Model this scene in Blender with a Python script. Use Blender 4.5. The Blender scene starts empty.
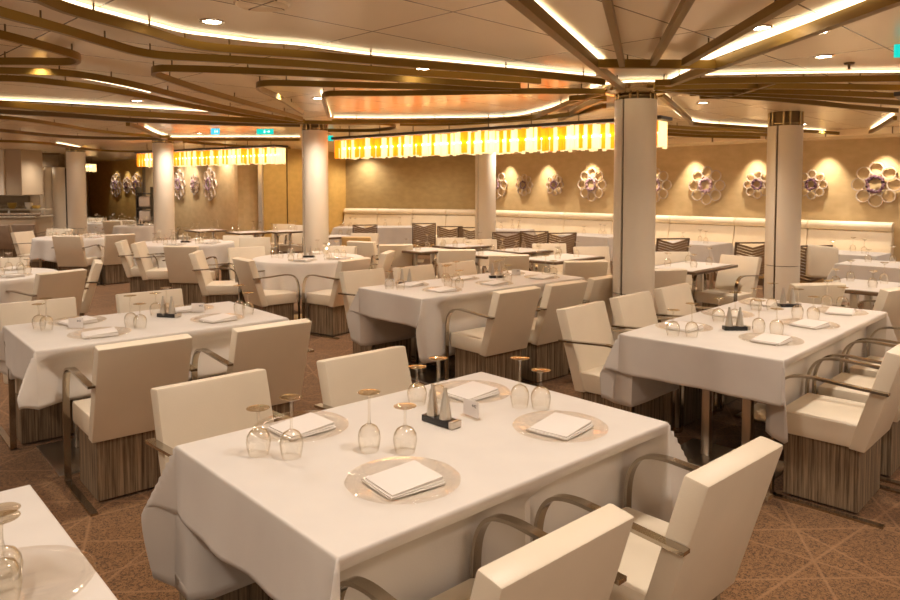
import bpy, bmesh, math, random
from mathutils import Vector, Matrix
random.seed(7)
PI = math.pi
COL = bpy.context.scene.collection
sc = bpy.context.scene

# ------------------------------------------------------------------ camera
F, PX, PY, TILT, EYE = 715.0, 450.0, 223.0, math.radians(2.88), 1.6
cam = bpy.data.objects.new('camera', bpy.data.cameras.new('camera'))
COL.objects.link(cam)
cam.location = (0, 0, EYE)
cam.rotation_euler = (PI/2 - TILT, 0, 0)
cam.data.sensor_width = 36
cam.data.lens = F/900*36
cam.data.shift_y = -(300-PY)/900
cam.data.clip_start = 0.05
cam.data.dof.use_dof = True
cam.data.dof.focus_distance = 2.6
cam.data.dof.aperture_fstop = 9
sc.camera = cam

def at(px, py, z):
    """the place in the room, at height z, that the photograph shows at px, py"""
    cx, cy = (px-PX)/F, (PY-py)/F
    d = Vector((cx, math.cos(TILT)+cy*math.sin(TILT), -math.sin(TILT)+cy*math.cos(TILT)))
    k = (z-EYE)/d.z
    return Vector((d.x*k, d.y*k, z))

def atd(px, d, z=0):
    return Vector(((px-PX)/F*d, d, z))

# ------------------------------------------------------------------ materials
def new_mat(name, col=(0.8, 0.8, 0.8), rough=0.5, metal=0.0, spec=0.5, emit=None, es=0.0, sheen=0.0):
    m = bpy.data.materials.new(name); m.use_nodes = True
    b = m.node_tree.nodes['Principled BSDF']
    b.inputs['Base Color'].default_value = (*col, 1)
    b.inputs['Roughness'].default_value = rough
    b.inputs['Metallic'].default_value = metal
    b.inputs['Specular IOR Level'].default_value = spec
    b.inputs['Sheen Weight'].default_value = sheen
    if emit:
        b.inputs['Emission Color'].default_value = (*emit, 1)
        b.inputs['Emission Strength'].default_value = es
    return m

def N(m, t, **kw):
    n = m.node_tree.nodes.new(t)
    for k, v in kw.items():
        setattr(n, k, v)
    return n

def L(m, a, b): m.node_tree.links.new(a, b)
def bsdf(m): return m.node_tree.nodes['Principled BSDF']

def noisy(m, c1, c2, scale=20, detail=3, bump=0.0, bscale=None, stretch=(1, 1, 1)):
    tc = N(m, 'ShaderNodeTexCoord'); mp = N(m, 'ShaderNodeMapping')
    mp.inputs['Scale'].default_value = stretch
    L(m, tc.outputs['Object'], mp.inputs['Vector'])
    no = N(m, 'ShaderNodeTexNoise'); no.inputs['Scale'].default_value = scale; no.inputs['Detail'].default_value = detail
    L(m, mp.outputs['Vector'], no.inputs['Vector'])
    r = N(m, 'ShaderNodeValToRGB')
    r.color_ramp.elements[0].position = 0.35; r.color_ramp.elements[0].color = (*c1, 1)
    r.color_ramp.elements[1].position = 0.65; r.color_ramp.elements[1].color = (*c2, 1)
    L(m, no.outputs['Fac'], r.inputs['Fac']); L(m, r.outputs['Color'], bsdf(m).inputs['Base Color'])
    if bump:
        n2 = N(m, 'ShaderNodeTexNoise'); n2.inputs['Scale'].default_value = bscale or scale*3
        L(m, mp.outputs['Vector'], n2.inputs['Vector'])
        bp = N(m, 'ShaderNodeBump'); bp.inputs['Strength'].default_value = bump; bp.inputs['Distance'].default_value = 0.01
        L(m, n2.outputs['Fac'], bp.inputs['Height']); L(m, bp.outputs['Normal'], bsdf(m).inputs['Normal'])
    return m

M = {}
M['linen'] = noisy(new_mat('linen', rough=0.75, spec=0.25, sheen=0.15), (0.67, 0.615, 0.555), (0.70, 0.645, 0.58), 6, 2, 0.08, 260)
M['napkin'] = new_mat('napkin', (0.76, 0.70, 0.64), 0.8, spec=0.2)
M['leather'] = noisy(new_mat('leather', rough=0.42, spec=0.4), (0.75, 0.65, 0.50), (0.785, 0.68, 0.525), 5, 2, 0.05, 180)
M['leather_taupe'] = noisy(new_mat('leather_taupe', rough=0.5, spec=0.35), (0.30, 0.215, 0.15), (0.34, 0.25, 0.175), 8, 2)
M['leather_amber'] = noisy(new_mat('leather_amber', rough=0.5, spec=0.35), (0.66, 0.43, 0.17), (0.70, 0.47, 0.20), 8, 2)
M['bench'] = noisy(new_mat('bench_leather', rough=0.45, spec=0.4), (0.84, 0.71, 0.52), (0.88, 0.75, 0.56), 5, 2)
M['chrome'] = new_mat('chrome', (0.45, 0.40, 0.33), 0.16, 1.0)
M['steel'] = new_mat('steel', (0.66, 0.60, 0.52), 0.28, 1.0)
M['black'] = new_mat('black', (0.015, 0.013, 0.012), 0.3)
M['dark'] = new_mat('dark', (0.05, 0.035, 0.022), 0.5)
M['gold'] = new_mat('gold_ribbon', (0.235, 0.135, 0.024), 0.45, 0.55, spec=0.3)
M['ribbon_grey'] = new_mat('bronze', (0.16, 0.10, 0.04), 0.5, 0.5, spec=0.3)
M['column'] = new_mat('column_paint', (0.80, 0.70, 0.56), 0.35, spec=0.4)
M['collar'] = new_mat('collar_gold', (0.55, 0.40, 0.20), 0.2, 1.0)
M['walnut'] = noisy(new_mat('walnut', rough=0.35, spec=0.5), (0.10, 0.06, 0.03), (0.17, 0.10, 0.05), 14, 4, stretch=(1, 12, 12))
M['wicker'] = new_mat('wicker', (0.24, 0.145, 0.07), 0.6)
M['led'] = new_mat('led', (1, 0.9, 0.7), 0.5, emit=(1.0, 0.83, 0.54), es=2.0)
M['lamp'] = new_mat('lamp_lens', (1, 0.95, 0.9), 0.5, emit=(1.0, 0.86, 0.68), es=30.0)
M['trim'] = new_mat('lamp_trim', (0.75, 0.68, 0.58), 0.25, 0.8)
M['pearl'] = new_mat('pearl', (0.74, 0.62, 0.52), 0.22, 0.25)
M['plum'] = noisy(new_mat('plum', rough=0.25, spec=0.6), (0.05, 0.02, 0.035), (0.24, 0.13, 0.17), 30, 2)
M['mauve'] = noisy(new_mat('mauve', rough=0.2, spec=0.8), (0.22, 0.11, 0.15), (0.62, 0.45, 0.50), 30, 2)
M['teal'] = new_mat('teal_sign', (0.0, 0.35, 0.30), 0.4, emit=(0.0, 0.42, 0.36), es=0.9)
M['blue'] = new_mat('blue_sign', (0.03, 0.35, 0.6), 0.4, emit=(0.05, 0.42, 0.65), es=0.9)
M['sign_white'] = new_mat('sign_white', (0.8, 0.85, 0.8), 0.4, emit=(0.7, 0.9, 0.85), es=0.9)
M['card'] = new_mat('card', (0.80, 0.74, 0.70), 0.5)
M['ink'] = new_mat('ink', (0.05, 0.045, 0.05), 0.6)
M['tube'] = new_mat('lamp_tube', (1, 0.9, 0.7), 0.5, emit=(1.0, 0.80, 0.46), es=9.0)
M['fruit'] = new_mat('fruit', (0.5, 0.33, 0.06), 0.4)
M['stone'] = noisy(new_mat('stone', rough=0.3), (0.45, 0.38, 0.27), (0.60, 0.52, 0.40), 18, 4)
M['panel'] = new_mat('panel', (0.52, 0.40, 0.27), 0.5)

def glass_mat(name, tint, base, edge, rim):
    m = bpy.data.materials.new(name); m.use_nodes = True
    nt = m.node_tree; nt.nodes.clear()
    out = N(m, 'ShaderNodeOutputMaterial'); mix = N(m, 'ShaderNodeMixShader')
    tr = N(m, 'ShaderNodeBsdfTransparent'); tr.inputs['Color'].default_value = (*tint, 1)
    gl = N(m, 'ShaderNodeBsdfGlossy'); gl.inputs['Roughness'].default_value = 0.04
    gl.inputs['Color'].default_value = (1, 0.97, 0.90, 1)
    lw = N(m, 'ShaderNodeLayerWeight'); lw.inputs['Blend'].default_value = 0.35
    mr = N(m, 'ShaderNodeMapRange'); mr.inputs['To Min'].default_value = base; mr.inputs['To Max'].default_value = edge
    cr = N(m, 'ShaderNodeValToRGB'); cr.color_ramp.elements[0].position = 0.3; cr.color_ramp.elements[0].color = (*tint, 1)
    cr.color_ramp.elements[1].position = 0.95; cr.color_ramp.elements[1].color = (*rim, 1)
    L(m, lw.outputs['Facing'], cr.inputs['Fac']); L(m, cr.outputs['Color'], tr.inputs['Color'])
    L(m, lw.outputs['Facing'], mr.inputs['Value']); L(m, mr.outputs['Result'], mix.inputs['Fac'])
    L(m, tr.outputs[0], mix.inputs[1]); L(m, gl.outputs[0], mix.inputs[2]); L(m, mix.outputs[0], out.inputs['Surface'])
    return m
M['glass'] = glass_mat('glass', (0.985, 0.975, 0.95), 0.05, 0.8, (0.42, 0.32, 0.18))
M['plate'] = glass_mat('plate_glass', (0.985, 0.98, 0.97), 0.03, 0.28, (0.95, 0.92, 0.88))
M['glass_foot'] = glass_mat('glass_foot', (0.90, 0.87, 0.82), 0.05, 0.5, (0.75, 0.66, 0.50))

def crystal(name, col, es):
    m = bpy.data.materials.new(name); m.use_nodes = True
    nt = m.node_tree; nt.nodes.clear()
    out = N(m, 'ShaderNodeOutputMaterial'); add = N(m, 'ShaderNodeAddShader'); mix = N(m, 'ShaderNodeMixShader')
    tr = N(m, 'ShaderNodeBsdfTransparent'); tr.inputs['Color'].default_value = (*col, 1)
    tl = N(m, 'ShaderNodeBsdfTranslucent'); tl.inputs['Color'].default_value = (*col, 1)
    em = N(m, 'ShaderNodeEmission'); em.inputs['Color'].default_value = (*col, 1); em.inputs['Strength'].default_value = es  # added glow stands in for the tube's light inside the crystal
    mix.inputs['Fac'].default_value = 0.6
    L(m, tr.outputs[0], mix.inputs[1]); L(m, tl.outputs[0], mix.inputs[2])
    L(m, mix.outputs[0], add.inputs[0]); L(m, em.outputs[0], add.inputs[1]); L(m, add.outputs[0], out.inputs['Surface'])
    return m
M['crystal_amber'] = crystal('crystal_amber', (1.0, 0.50, 0.05), 0.16)
M['crystal_clear'] = crystal('crystal_clear', (1.0, 0.84, 0.54), 0.30)

# striped woven fabric on the chair boxes
m = new_mat('striped_fabric', rough=0.6, spec=0.3)
tc = N(m, 'ShaderNodeTexCoord'); mp = N(m, 'ShaderNodeMapping'); mp.inputs['Scale'].default_value = (60, 60, 1.6)
no = N(m, 'ShaderNodeTexNoise'); no.inputs['Scale'].default_value = 1.6; no.inputs['Detail'].default_value = 5; no.inputs['Roughness'].default_value = 0.65
r = N(m, 'ShaderNodeValToRGB')
r.color_ramp.elements[0].position = 0.34; r.color_ramp.elements[0].color = (0.075, 0.047, 0.025, 1)
r.color_ramp.elements[1].position = 0.68; r.color_ramp.elements[1].color = (0.36, 0.255, 0.155, 1)
L(m, tc.outputs['Object'], mp.inputs['Vector']); L(m, mp.outputs['Vector'], no.inputs['Vector'])
L(m, no.outputs['Fac'], r.inputs['Fac']); L(m, r.outputs['Color'], bsdf(m).inputs['Base Color'])
M['stripe'] = m

# carpet: brown pile with fine curls, crossed by paler threads
m = new_mat('carpet', rough=0.95, spec=0.1, sheen=0.2)
tc = N(m, 'ShaderNodeTexCoord')
acc = None
for ang, sc_, off in ((12, 2.1, 0.1), (52, 1.7, 0.37), (88, 2.4, 0.71), (131, 1.9, 0.23), (158, 1.3, 0.55)):
    mp = N(m, 'ShaderNodeMapping'); mp.inputs['Rotation'].default_value = (0, 0, math.radians(ang)); mp.inputs['Scale'].default_value = (sc_,)*3
    mp.inputs['Location'].default_value = (off, 0, 0)
    L(m, tc.outputs['Object'], mp.inputs['Vector'])
    sx = N(m, 'ShaderNodeSeparateXYZ'); L(m, mp.outputs['Vector'], sx.inputs[0])
    fr = N(m, 'ShaderNodeMath', operation='PINGPONG'); fr.inputs[1].default_value = 0.5; L(m, sx.outputs['X'], fr.inputs[0])
    ls = N(m, 'ShaderNodeMapRange'); ls.inputs['From Min'].default_value = 0.010*sc_; ls.inputs['From Max'].default_value = 0.002*sc_
    L(m, fr.outputs[0], ls.inputs['Value'])
    if acc is None: acc = ls.outputs['Result']
    else:
        mx = N(m, 'ShaderNodeMath', operation='MAXIMUM'); L(m, acc, mx.inputs[0]); L(m, ls.outputs['Result'], mx.inputs[1]); acc = mx.outputs[0]
no = N(m, 'ShaderNodeTexNoise'); no.inputs['Scale'].default_value = 85; no.inputs['Detail'].default_value = 3; no.inputs['Distortion'].default_value = 1.5
L(m, tc.outputs['Object'], no.inputs['Vector'])
r = N(m, 'ShaderNodeValToRGB')
r.color_ramp.elements[0].position = 0.40; r.color_ramp.elements[0].color = (0.075, 0.034, 0.012, 1)
r.color_ramp.elements[1].position = 0.56; r.color_ramp.elements[1].color = (0.25, 0.125, 0.048, 1)
L(m, no.outputs['Fac'], r.inputs['Fac'])
mc = N(m, 'ShaderNodeMix', data_type='RGBA'); mc.inputs['B'].default_value = (0.33, 0.18, 0.085, 1)
mf = N(m, 'ShaderNodeMath', operation='MULTIPLY'); mf.inputs[1].default_value = 0.6; L(m, acc, mf.inputs[0])
L(m, mf.outputs[0], mc.inputs['Factor']); L(m, r.outputs['Color'], mc.inputs['A']); L(m, mc.outputs['Result'], bsdf(m).inputs['Base Color'])
M['carpet'] = m

# ceiling panels with dark joints
m = new_mat('ceiling_panel', (0.60, 0.46, 0.32), 0.24, spec=0.5)
tc = N(m, 'ShaderNodeTexCoord'); mp = N(m, 'ShaderNodeMapping'); mp.inputs['Rotation'].default_value = (0, 0, math.radians(-45))
L(m, tc.outputs['Object'], mp.inputs['Vector'])
br = N(m, 'ShaderNodeTexBrick'); br.offset = 0.0
br.inputs['Color1'].default_value = (0.88, 0.70, 0.46, 1); br.inputs['Color2'].default_value = (0.90, 0.715, 0.47, 1)
br.inputs['Mortar'].default_value = (0.20, 0.13, 0.08, 1); br.inputs['Scale'].default_value = 1.0
br.inputs['Mortar Size'].default_value = 0.006; br.inputs['Brick Width'].default_value = 1.25; br.inputs['Row Height'].default_value = 0.62
L(m, mp.outputs['Vector'], br.inputs['Vector']); L(m, br.outputs['Color'], bsdf(m).inputs['Base Color'])
M['ceiling'] = m

def wallpaper(name, c1, c2, rough=0.5, metal=0.0):
    return noisy(new_mat(name, rough=rough, metal=metal), c1, c2, 5, 6, 0.15, 90, stretch=(1, 1, 1.8))
M['wall'] = wallpaper('wall_beige', (0.56, 0.41, 0.215), (0.63, 0.47, 0.255))
M['wall_gold'] = wallpaper('wall_gold', (0.60, 0.38, 0.11), (0.68, 0.44, 0.14), 0.4, 0.1)
M['wall_olive'] = wallpaper('wall_olive', (0.39, 0.275, 0.115), (0.46, 0.33, 0.145))
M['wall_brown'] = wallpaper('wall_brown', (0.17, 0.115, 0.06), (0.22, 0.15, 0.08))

# ------------------------------------------------------------------ mesh helpers
def finish(o, label=None, cat=None, group=None, kind=None):
    if label: o['label'] = label
    if cat: o['category'] = cat
    if group: o['group'] = group
    if kind: o['kind'] = kind
    return o

def obj(name, bm, mat, parent=None, smooth=True, loc=None, rz=0, ang=35):
    me = bpy.data.meshes.new(name)
    bmesh.ops.recalc_face_normals(bm, faces=bm.faces)
    bm.to_mesh(me); bm.free()
    me.materials.append(mat)
    if smooth:
        me.shade_smooth()
        try: me.set_sharp_from_angle(angle=math.radians(ang))
        except Exception: pass
    o = bpy.data.objects.new(name, me); COL.objects.link(o)
    if parent: o.parent = parent
    if loc is not None: o.location = loc
    if rz: o.rotation_euler = (0, 0, rz)
    return o

def thing(name, label, cat, loc=(0, 0, 0), rz=0, group=None, kind=None):
    o = bpy.data.objects.new(name, None); COL.objects.link(o)
    o.location = loc; o.rotation_euler = (0, 0, rz); o.empty_display_size = 0.1
    return finish(o, label, cat, group, kind)

def dup(root, loc, rz=0, label=None, group=None, scale=None):
    r = root.copy(); COL.objects.link(r); r.location = loc; r.rotation_euler = (0, 0, rz)
    if scale: r.scale = (scale,)*3
    if label: r['label'] = label
    if group: r['group'] = group
    for ch in list(root.children):
        c = ch.copy(); COL.objects.link(c); c.parent = r
        for g in ch.children:
            d = g.copy(); COL.objects.link(d); d.parent = c
    return r

def place(pool, key, build, loc, rz, label, group=None):
    """the first of a kind is the built one, the others are copies of it"""
    if key not in pool:
        pool[key] = build()
        o = pool[key]; o.location = loc; o.rotation_euler = (0, 0, rz)
        o['label'] = label
        if group: o['group'] = group
        return o
    return dup(pool[key], loc, rz, label, group)
POOL = {}

def box(bm, x0, x1, y0, y1, z0, z1, bev=0.0, seg=2, mat=None):
    vs = [bm.verts.new(p) for p in ((x0,y0,z0),(x1,y0,z0),(x1,y1,z0),(x0,y1,z0),(x0,y0,z1),(x1,y0,z1),(x1,y1,z1),(x0,y1,z1))]
    fs = [bm.faces.new([vs[i] for i in f]) for f in ((0,3,2,1),(4,5,6,7),(0,1,5,4),(1,2,6,5),(2,3,7,6),(3,0,4,7))]
    if bev:
        es = list({e for f in fs for e in f.edges})
        bmesh.ops.bevel(bm, geom=es, offset=bev, segments=seg, profile=0.5, affect='EDGES')
    return bm

def bmbox(*a, **k): return box(bmesh.new(), *a, **k)

def prism(bm, prof, x0, x1, bev=0.0, seg=2):
    """profile in y,z pulled along x"""
    a = [bm.verts.new((x0, y, z)) for y, z in prof]; b = [bm.verts.new((x1, y, z)) for y, z in prof]
    n = len(prof); fs = [bm.faces.new(a), bm.faces.new(b[::-1])]
    for i in range(n): fs.append(bm.faces.new((a[i], b[i], b[(i+1) % n], a[(i+1) % n])))
    if bev:
        es = list({e for f in fs for e in f.edges})
        bmesh.ops.bevel(bm, geom=es, offset=bev, segments=seg, profile=0.5, affect='EDGES')
    return bm

def lathe(bm, prof, n=24, c=(0, 0, 0)):
    rings = []
    for r, z in prof:
        if r < 1e-5: rings.append([bm.verts.new((c[0], c[1], c[2]+z))])
        else: rings.append([bm.verts.new((c[0]+r*math.cos(2*PI*i/n), c[1]+r*math.sin(2*PI*i/n), c[2]+z)) for i in range(n)])
    for a, b in zip(rings, rings[1:]):
        for i in range(n):
            j = (i+1) % n
            if len(a) == 1 and len(b) == 1: continue
            if len(a) == 1: bm.faces.new((a[0], b[i], b[j]))
            elif len(b) == 1: bm.faces.new((a[i], b[0], a[j]))
            else: bm.faces.new((a[i], b[i], b[j], a[j]))
    return bm

def cyl(bm, r, z0, z1, n=20, c=(0, 0)):
    return lathe(bm, [(0, z0), (r, z0), (r, z1), (0, z1)], n, (c[0], c[1], 0))

def tube(bm, pts, w, h, side=None, closed=False, n4=4, roundbar=False):
    """rectangular (or round) bar swept along pts; w sideways, h along its normal"""
    pts = [Vector(p) for p in pts]; rings = []
    n = len(pts)
    for i, p in enumerate(pts):
        a = pts[(i-1) % n] if (closed or i > 0) else p
        b = pts[(i+1) % n] if (closed or i < n-1) else p
        t = (b-a).normalized()
        s = side.normalized() if side is not None else Vector((-t.y, t.x, 0)).normalized()
        u = t.cross(s).normalized()
        if roundbar:
            rings.append([bm.verts.new(p + s*(w*math.cos(2*PI*k/n4)) + u*(h*math.sin(2*PI*k/n4))) for k in range(n4)])
        else:
            rings.append([bm.verts.new(p + s*(w*sx) + u*(h*sy)) for sx, sy in ((-.5,-.5),(.5,-.5),(.5,.5),(-.5,.5))])
    m = len(rings[0])
    for i in range(n if closed else n-1):
        a, b = rings[i], rings[(i+1) % n]
        for k in range(m): bm.faces.new((a[k], b[k], b[(k+1) % m], a[(k+1) % m]))
    if not closed:
        bm.faces.new(rings[0]); bm.faces.new(rings[-1][::-1])
    return bm

def smooth_path(pts, k=6, rounds=1):
    pts = [Vector(p) for p in pts]
    out = []
    n = len(pts)
    for i in range(n-1):
        p0, p1, p2, p3 = pts[max(i-1, 0)], pts[i], pts[i+1], pts[min(i+2, n-1)]
        for j in range(k):
            t = j/k
            out.append(0.5*((2*p1) + (-p0+p2)*t + (2*p0-5*p1+4*p2-p3)*t*t + (-p0+3*p1-3*p2+p3)*t**3))
    out.append(pts[-1])
    for _ in range(rounds):
        out = [out[0]] + [(out[i-1]+2*out[i]+out[i+1])/4 for i in range(1, len(out)-1)] + [out[-1]]
    return out

# ------------------------------------------------------------------ the setting
CEIL = 2.45
fl = bmesh.new(); box(fl, -16, 13, -7.5, 27, -0.1, 0)
finish(obj('floor', fl, M['carpet'], smooth=False), kind='structure')
ce = bmesh.new(); box(ce, -16, 13, -7.5, 27, CEIL, CEIL+0.1)
finish(obj('ceiling', ce, M['ceiling'], smooth=False), kind='structure')

def wall(name, a, b, mat, z0=0, z1=CEIL, th=0.12, kind='structure'):
    a, b = Vector(a), Vector(b); t = (b-a); ln = t.length
    ang = math.atan2(t.y, t.x)
    o = obj(name, bmbox(0, ln, 0, th, z0, z1), mat, smooth=False, loc=(a.x, a.y, 0), rz=ang)
    return finish(o, kind=kind)

def D(px, d): return Vector(((px-PX)/F*d, d, 0))
W8a, W8b = D(480, 17.0), D(898, 10.75)
W8dir = (W8b-W8a).normalized(); W8n = Vector((W8dir.y, -W8dir.x, 0))   # towards the room
if W8n.y > 0: W8n = -W8n
W8e = W8b + W8dir*4.5
W7a = D(346, 18.1)
wall('wall_right', W8a, W8e, M['wall'])
wall('wall_back', W7a, W8a, M['wall_olive'])
W6a = D(262, 15.0)
wall('wall_gold', W6a, W7a, M['wall_gold'])
W5a = D(238, 14.6)
wall('wall_middle', W5a, W6a, M['wall'])
W4a = D(146, 19.0)
wall('wall_left', W4a, W5a, M['wall'])
W3a = D(143, 22.0)
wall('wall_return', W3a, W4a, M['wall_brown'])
W2a = D(90, 24.5)
wall('wall_far_left', W2a, W3a, M['wall_gold'])
W1a = D(28, 20.5)
wall('wall_entrance', W1a, W2a, M['panel'])
wall('wall_buffet', D(-260, 18.5), W1a, M['panel'])
# joints in the gold wall: slim trims
for px in (284, 303, 322):
    t = (px-262)/(346-262); p = W6a.lerp(W7a, t)
    # intersect the sight column with the wall
    a = bmesh.new(); box(a, -0.012, 0.012, -0.012, 0.0, 0, CEIL-0.001)
    finish(obj('trim_1', a, M['ribbon_grey'], smooth=False, loc=p, rz=math.atan2((W7a-W6a).y, (W7a-W6a).x)), kind='structure')
a = bmesh.new(); box(a, -0.05, 0.05, -0.05, 0.05, 0, CEIL-0.001, 0.01)
finish(obj('trim_2', a, M['steel'], smooth=False, loc=D(261, 14.9)), kind='structure')

# lowered soffit along the right wall
sf = bmesh.new(); Lr = (W8e-W8a).length
box(sf, 0, Lr, -0.85, 0.0, 2.35, CEIL-0.001, 0.01)
finish(obj('ceiling_soffit', sf, M['ceiling'], smooth=False, loc=(W8a.x, W8a.y, 0), rz=math.atan2(W8dir.y, W8dir.x)), kind='structure')

# ------------------------------------------------------------------ columns
def column(px, d, r, gap_ang, ztop=2.36, flare=False, z1=CEIL):
    c = D(px, d)
    t = thing('column', None, None, (c.x, c.y, 0), 0, kind='structure')
    # two half shells with a narrow reveal between them
    g = 0.06
    for s in (0, 1):
        bm = bmesh.new(); n = 18; a0 = gap_ang + s*PI + g; a1 = gap_ang + (s+1)*PI - g
        for za, zb in ((0, 0.70), (0.708, ztop)):
            lo, hi, lo2, hi2 = [], [], [], []
            for i in range(n+1):
                a = a0 + (a1-a0)*i/n
                for rr, l1, l2 in ((r, lo, hi), (r-0.015, lo2, hi2)):
                    l1.append(bm.verts.new((rr*math.cos(a), rr*math.sin(a), za))); l2.append(bm.verts.new((rr*math.cos(a), rr*math.sin(a), zb)))
            for i in range(n):
                bm.faces.new((lo[i], lo[i+1], hi[i+1], hi[i])); bm.faces.new((lo2[i], hi2[i], hi2[i+1], lo2[i+1]))
                bm.faces.new((hi[i], hi[i+1], hi2[i+1], hi2[i])); bm.faces.new((lo[i], lo2[i], lo2[i+1], lo[i+1]))
            for i in (0, n): bm.faces.new((lo[i], hi[i], hi2[i], lo2[i]))
        obj('shell', bm, M['column'], t)
    obj('core', cyl(bmesh.new(), r-0.02, 0, z1-0.001, 24), M['ribbon_grey'], t)
    bm = bmesh.new()
    for i in range(18):
        a = 2*PI*i/18
        if i % 3 != 2: cyl(bm, 0.012, ztop, z1-0.002, 8, ((r-0.005)*math.cos(a), (r-0.005)*math.sin(a)))
    lathe(bm, [(r-0.022, ztop+0.02), (r-0.005, ztop+0.02), (r-0.005, ztop+0.03), (r-0.022, ztop+0.03)], 24)
    obj('collar', bm, M['collar'], t)
    if flare:
        lathe_p = [(r-0.02, ztop+0.035), (r+0.0, ztop+0.04), (r+0.05, ztop+0.05), (r+0.10, ztop+0.07), (r+0.11, z1-0.002)]
        obj('capital', lathe(bmesh.new(), lathe_p, 32), M['collar'], t)
        pts = [(0.37*math.cos(2*PI*i/40), 0.37*math.sin(2*PI*i/40), z1-0.015) for i in range(40)]
        obj('light_ring', tube(bmesh.new(), pts, 0.02, 0.012, closed=True), M['led'], t)
    return t
column(634.5, 6.05, 0.173, math.radians(-140), ztop=2.325, flare=True)
column(783.5, 8.2, 0.187, math.radians(-140), ztop=2.29)
column(485.5, 12.0, 0.172, math.radians(-140))
column(315.5, 9.75, 0.174, math.radians(-140))
column(164, 12.5, 0.172, math.radians(-140))
column(77, 15.6, 0.19, math.radians(-140))

# ------------------------------------------------------------------ ceiling ribbons
ZR = 2.365
NR = [0]
def ribbon(label, px, led=None, straight=False, hang=4, z=ZR, h=0.045, w=0.03, mat='gold', ledw=0.014, under=False):
    pts = [at(x, y, z) for x, y in px]
    path = [p+Vector((0, 0, h/2)) for p in (pts if straight else smooth_path(pts, 7, 2))]
    t = thing('ceiling_ribbon', label, 'ceiling ribbon', (path[0].x, path[0].y, z), group='metal ribbons hung under the ceiling')
    o0 = t.location.copy()
    obj('rail', tube(bmesh.new(), [p-o0 for p in path], w, h), M[mat], t, smooth=True)
    n = max(2, hang); bmh = None
    for i in range(n):
        p = path[int((i+0.5)*len(path)/n)] if not straight else path[0].lerp(path[-1], (i+0.5)/n) if len(path) == 2 else path[min(len(path)-1, i)]
        b = bmesh.new(); cyl(b, 0.005, z+h, CEIL-0.001, 8, (0, 0))
        obj('hanger', b, M['ribbon_grey'], t, loc=(p.x-o0.x, p.y-o0.y, -o0.z))
    if led:
        lp = [at(x, y, CEIL-0.012) for x, y in led]
        lp = lp if straight else smooth_path(lp, 7, 2)
        obj('light_strip', tube(bmesh.new(), [p-o0 for p in lp], ledw, 0.012), M['led'], t)
    return t

ribbon('long curving gold ribbon with a lit strip, top left edge to white column',
       [(25,-4),(60,11.5),(100,23),(150,36),(178,45),(205,50.5),(250,54.5),(300,58),(370,64),(480,73),(560,80),(604,85)],
       led=[(40,-12),(70,1),(122,15.5),(155,24),(182,31),(215,35.5),(260,41),(300,44),(365,53),(430,59),(515,67),(595,75)], hang=9)
ribbon('second gold ribbon from the top left corner, just below the lit one',
       [(-20,10),(0,17),(30,25),(70,36),(110,48),(135,55),(165,59.5),(220,62.5),(300,67.5),(400,75),(500,81),(540,84)], hang=7)
ribbon('gold hairpin ribbon with its bend beside the left edge',
       [(-20,35),(0,39),(40,49),(62,55),(75,59),(79,62),(75,64.5),(62,65.5),(40,65),(0,65),(-20,65)], hang=4, w=0.025)
ribbon('gold ribbon sweeping down right below the left hairpin',
       [(-20,73),(0,74),(60,76),(100,81),(140,89),(180,99),(230,111),(280,120),(304,123)], hang=6)
ribbon('lower twin of the sweeping gold ribbon, with a short lit stretch',
       [(-20,81),(20,82),(60,86),(100,91),(150,100),(200,110),(250,117.5),(296,121.5)], led=[(78,77),(100,81),(125,86),(150,92)], hang=5)
ribbon('long gold hairpin ribbon whose bend sits left of the ceiling downlight',
       [(520,89),(480,87),(400,82),(300,76.5),(230,73.5),(180,72),(160,72),(153,74.5),(160,79),(200,92),(240,103.5),(275,113),(302,121)], hang=8, w=0.025)
ribbon('gold hairpin ribbon with its bend above the green exit sign',
       [(512,91),(450,90),(400,89),(300,86.5),(270,86),(258,88),(262,92.5),(280,100.5),(303,115)], hang=6, w=0.025)
ribbon('gold ribbon with a square lit corner over the long chandelier',
       [(604,94),(560,94),(510,94),(400,96),(338,96),(325,98),(324,103),(329,118)],
       led=[(321,91.5),(324,100),(331,116.5)], hang=6, w=0.03)
ribbon('gold ribbon bent before the long chandelier, its strip lit',
       [(604,95),(575,103),(545,115),(528,119.5),(480,122.5),(400,123.5),(332,123)],
       led=[(592,94),(560,104),(535,111),(515,115),(480,116.5),(400,117.5),(334,117)], hang=6)
ribbon('small low gold hairpin left of the chandelier top',
       [(302,124),(340,124.5),(380,125),(394,127),(391,130),(370,132),(335,132),(302,131)], hang=3, w=0.03)
# the low left bundle
ribbon('broad gold ribbon crossing the left half under a thin lit line',
       [(-20,106),(0,107),(60,112),(150,117.5),(240,122.5),(302,124)], led=[(-20,98),(0,99.3),(60,102),(150,107.5),(225,112)], hang=6, w=0.09, h=0.06, ledw=0.022)
ribbon('grey bronze ribbon right below the broad left one',
       [(-20,113),(60,117),(130,122),(210,125),(300,127)], hang=5, w=0.10, mat='ribbon_grey')
ribbon('gold ribbon slanting from the left edge towards the second column',
       [(-20,118),(20,121),(60,127),(100,133),(150,137.5),(170,138)], led=[(0,117),(20,119.5),(34,122)], hang=4, w=0.06)
ribbon('grey bronze ribbon behind the slanting one at the left edge',
       [(-20,131),(0,132),(50,137),(100,139.5),(165,140)], hang=4, w=0.09, mat='ribbon_grey')
ribbon('short gold ribbon with a lit piece meeting the second column',
       [(128,126),(142,130),(156,137),(166,140)], led=[(146,127),(155,131.5),(167,136)], hang=2, w=0.05, ledw=0.035)
ribbon('gold ribbon with a lit line between the second and third columns',
       [(166,141),(220,141),(300,141)], led=[(166,136.5),(230,136.5),(300,136.5)], hang=4, w=0.06, ledw=0.02)
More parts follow.
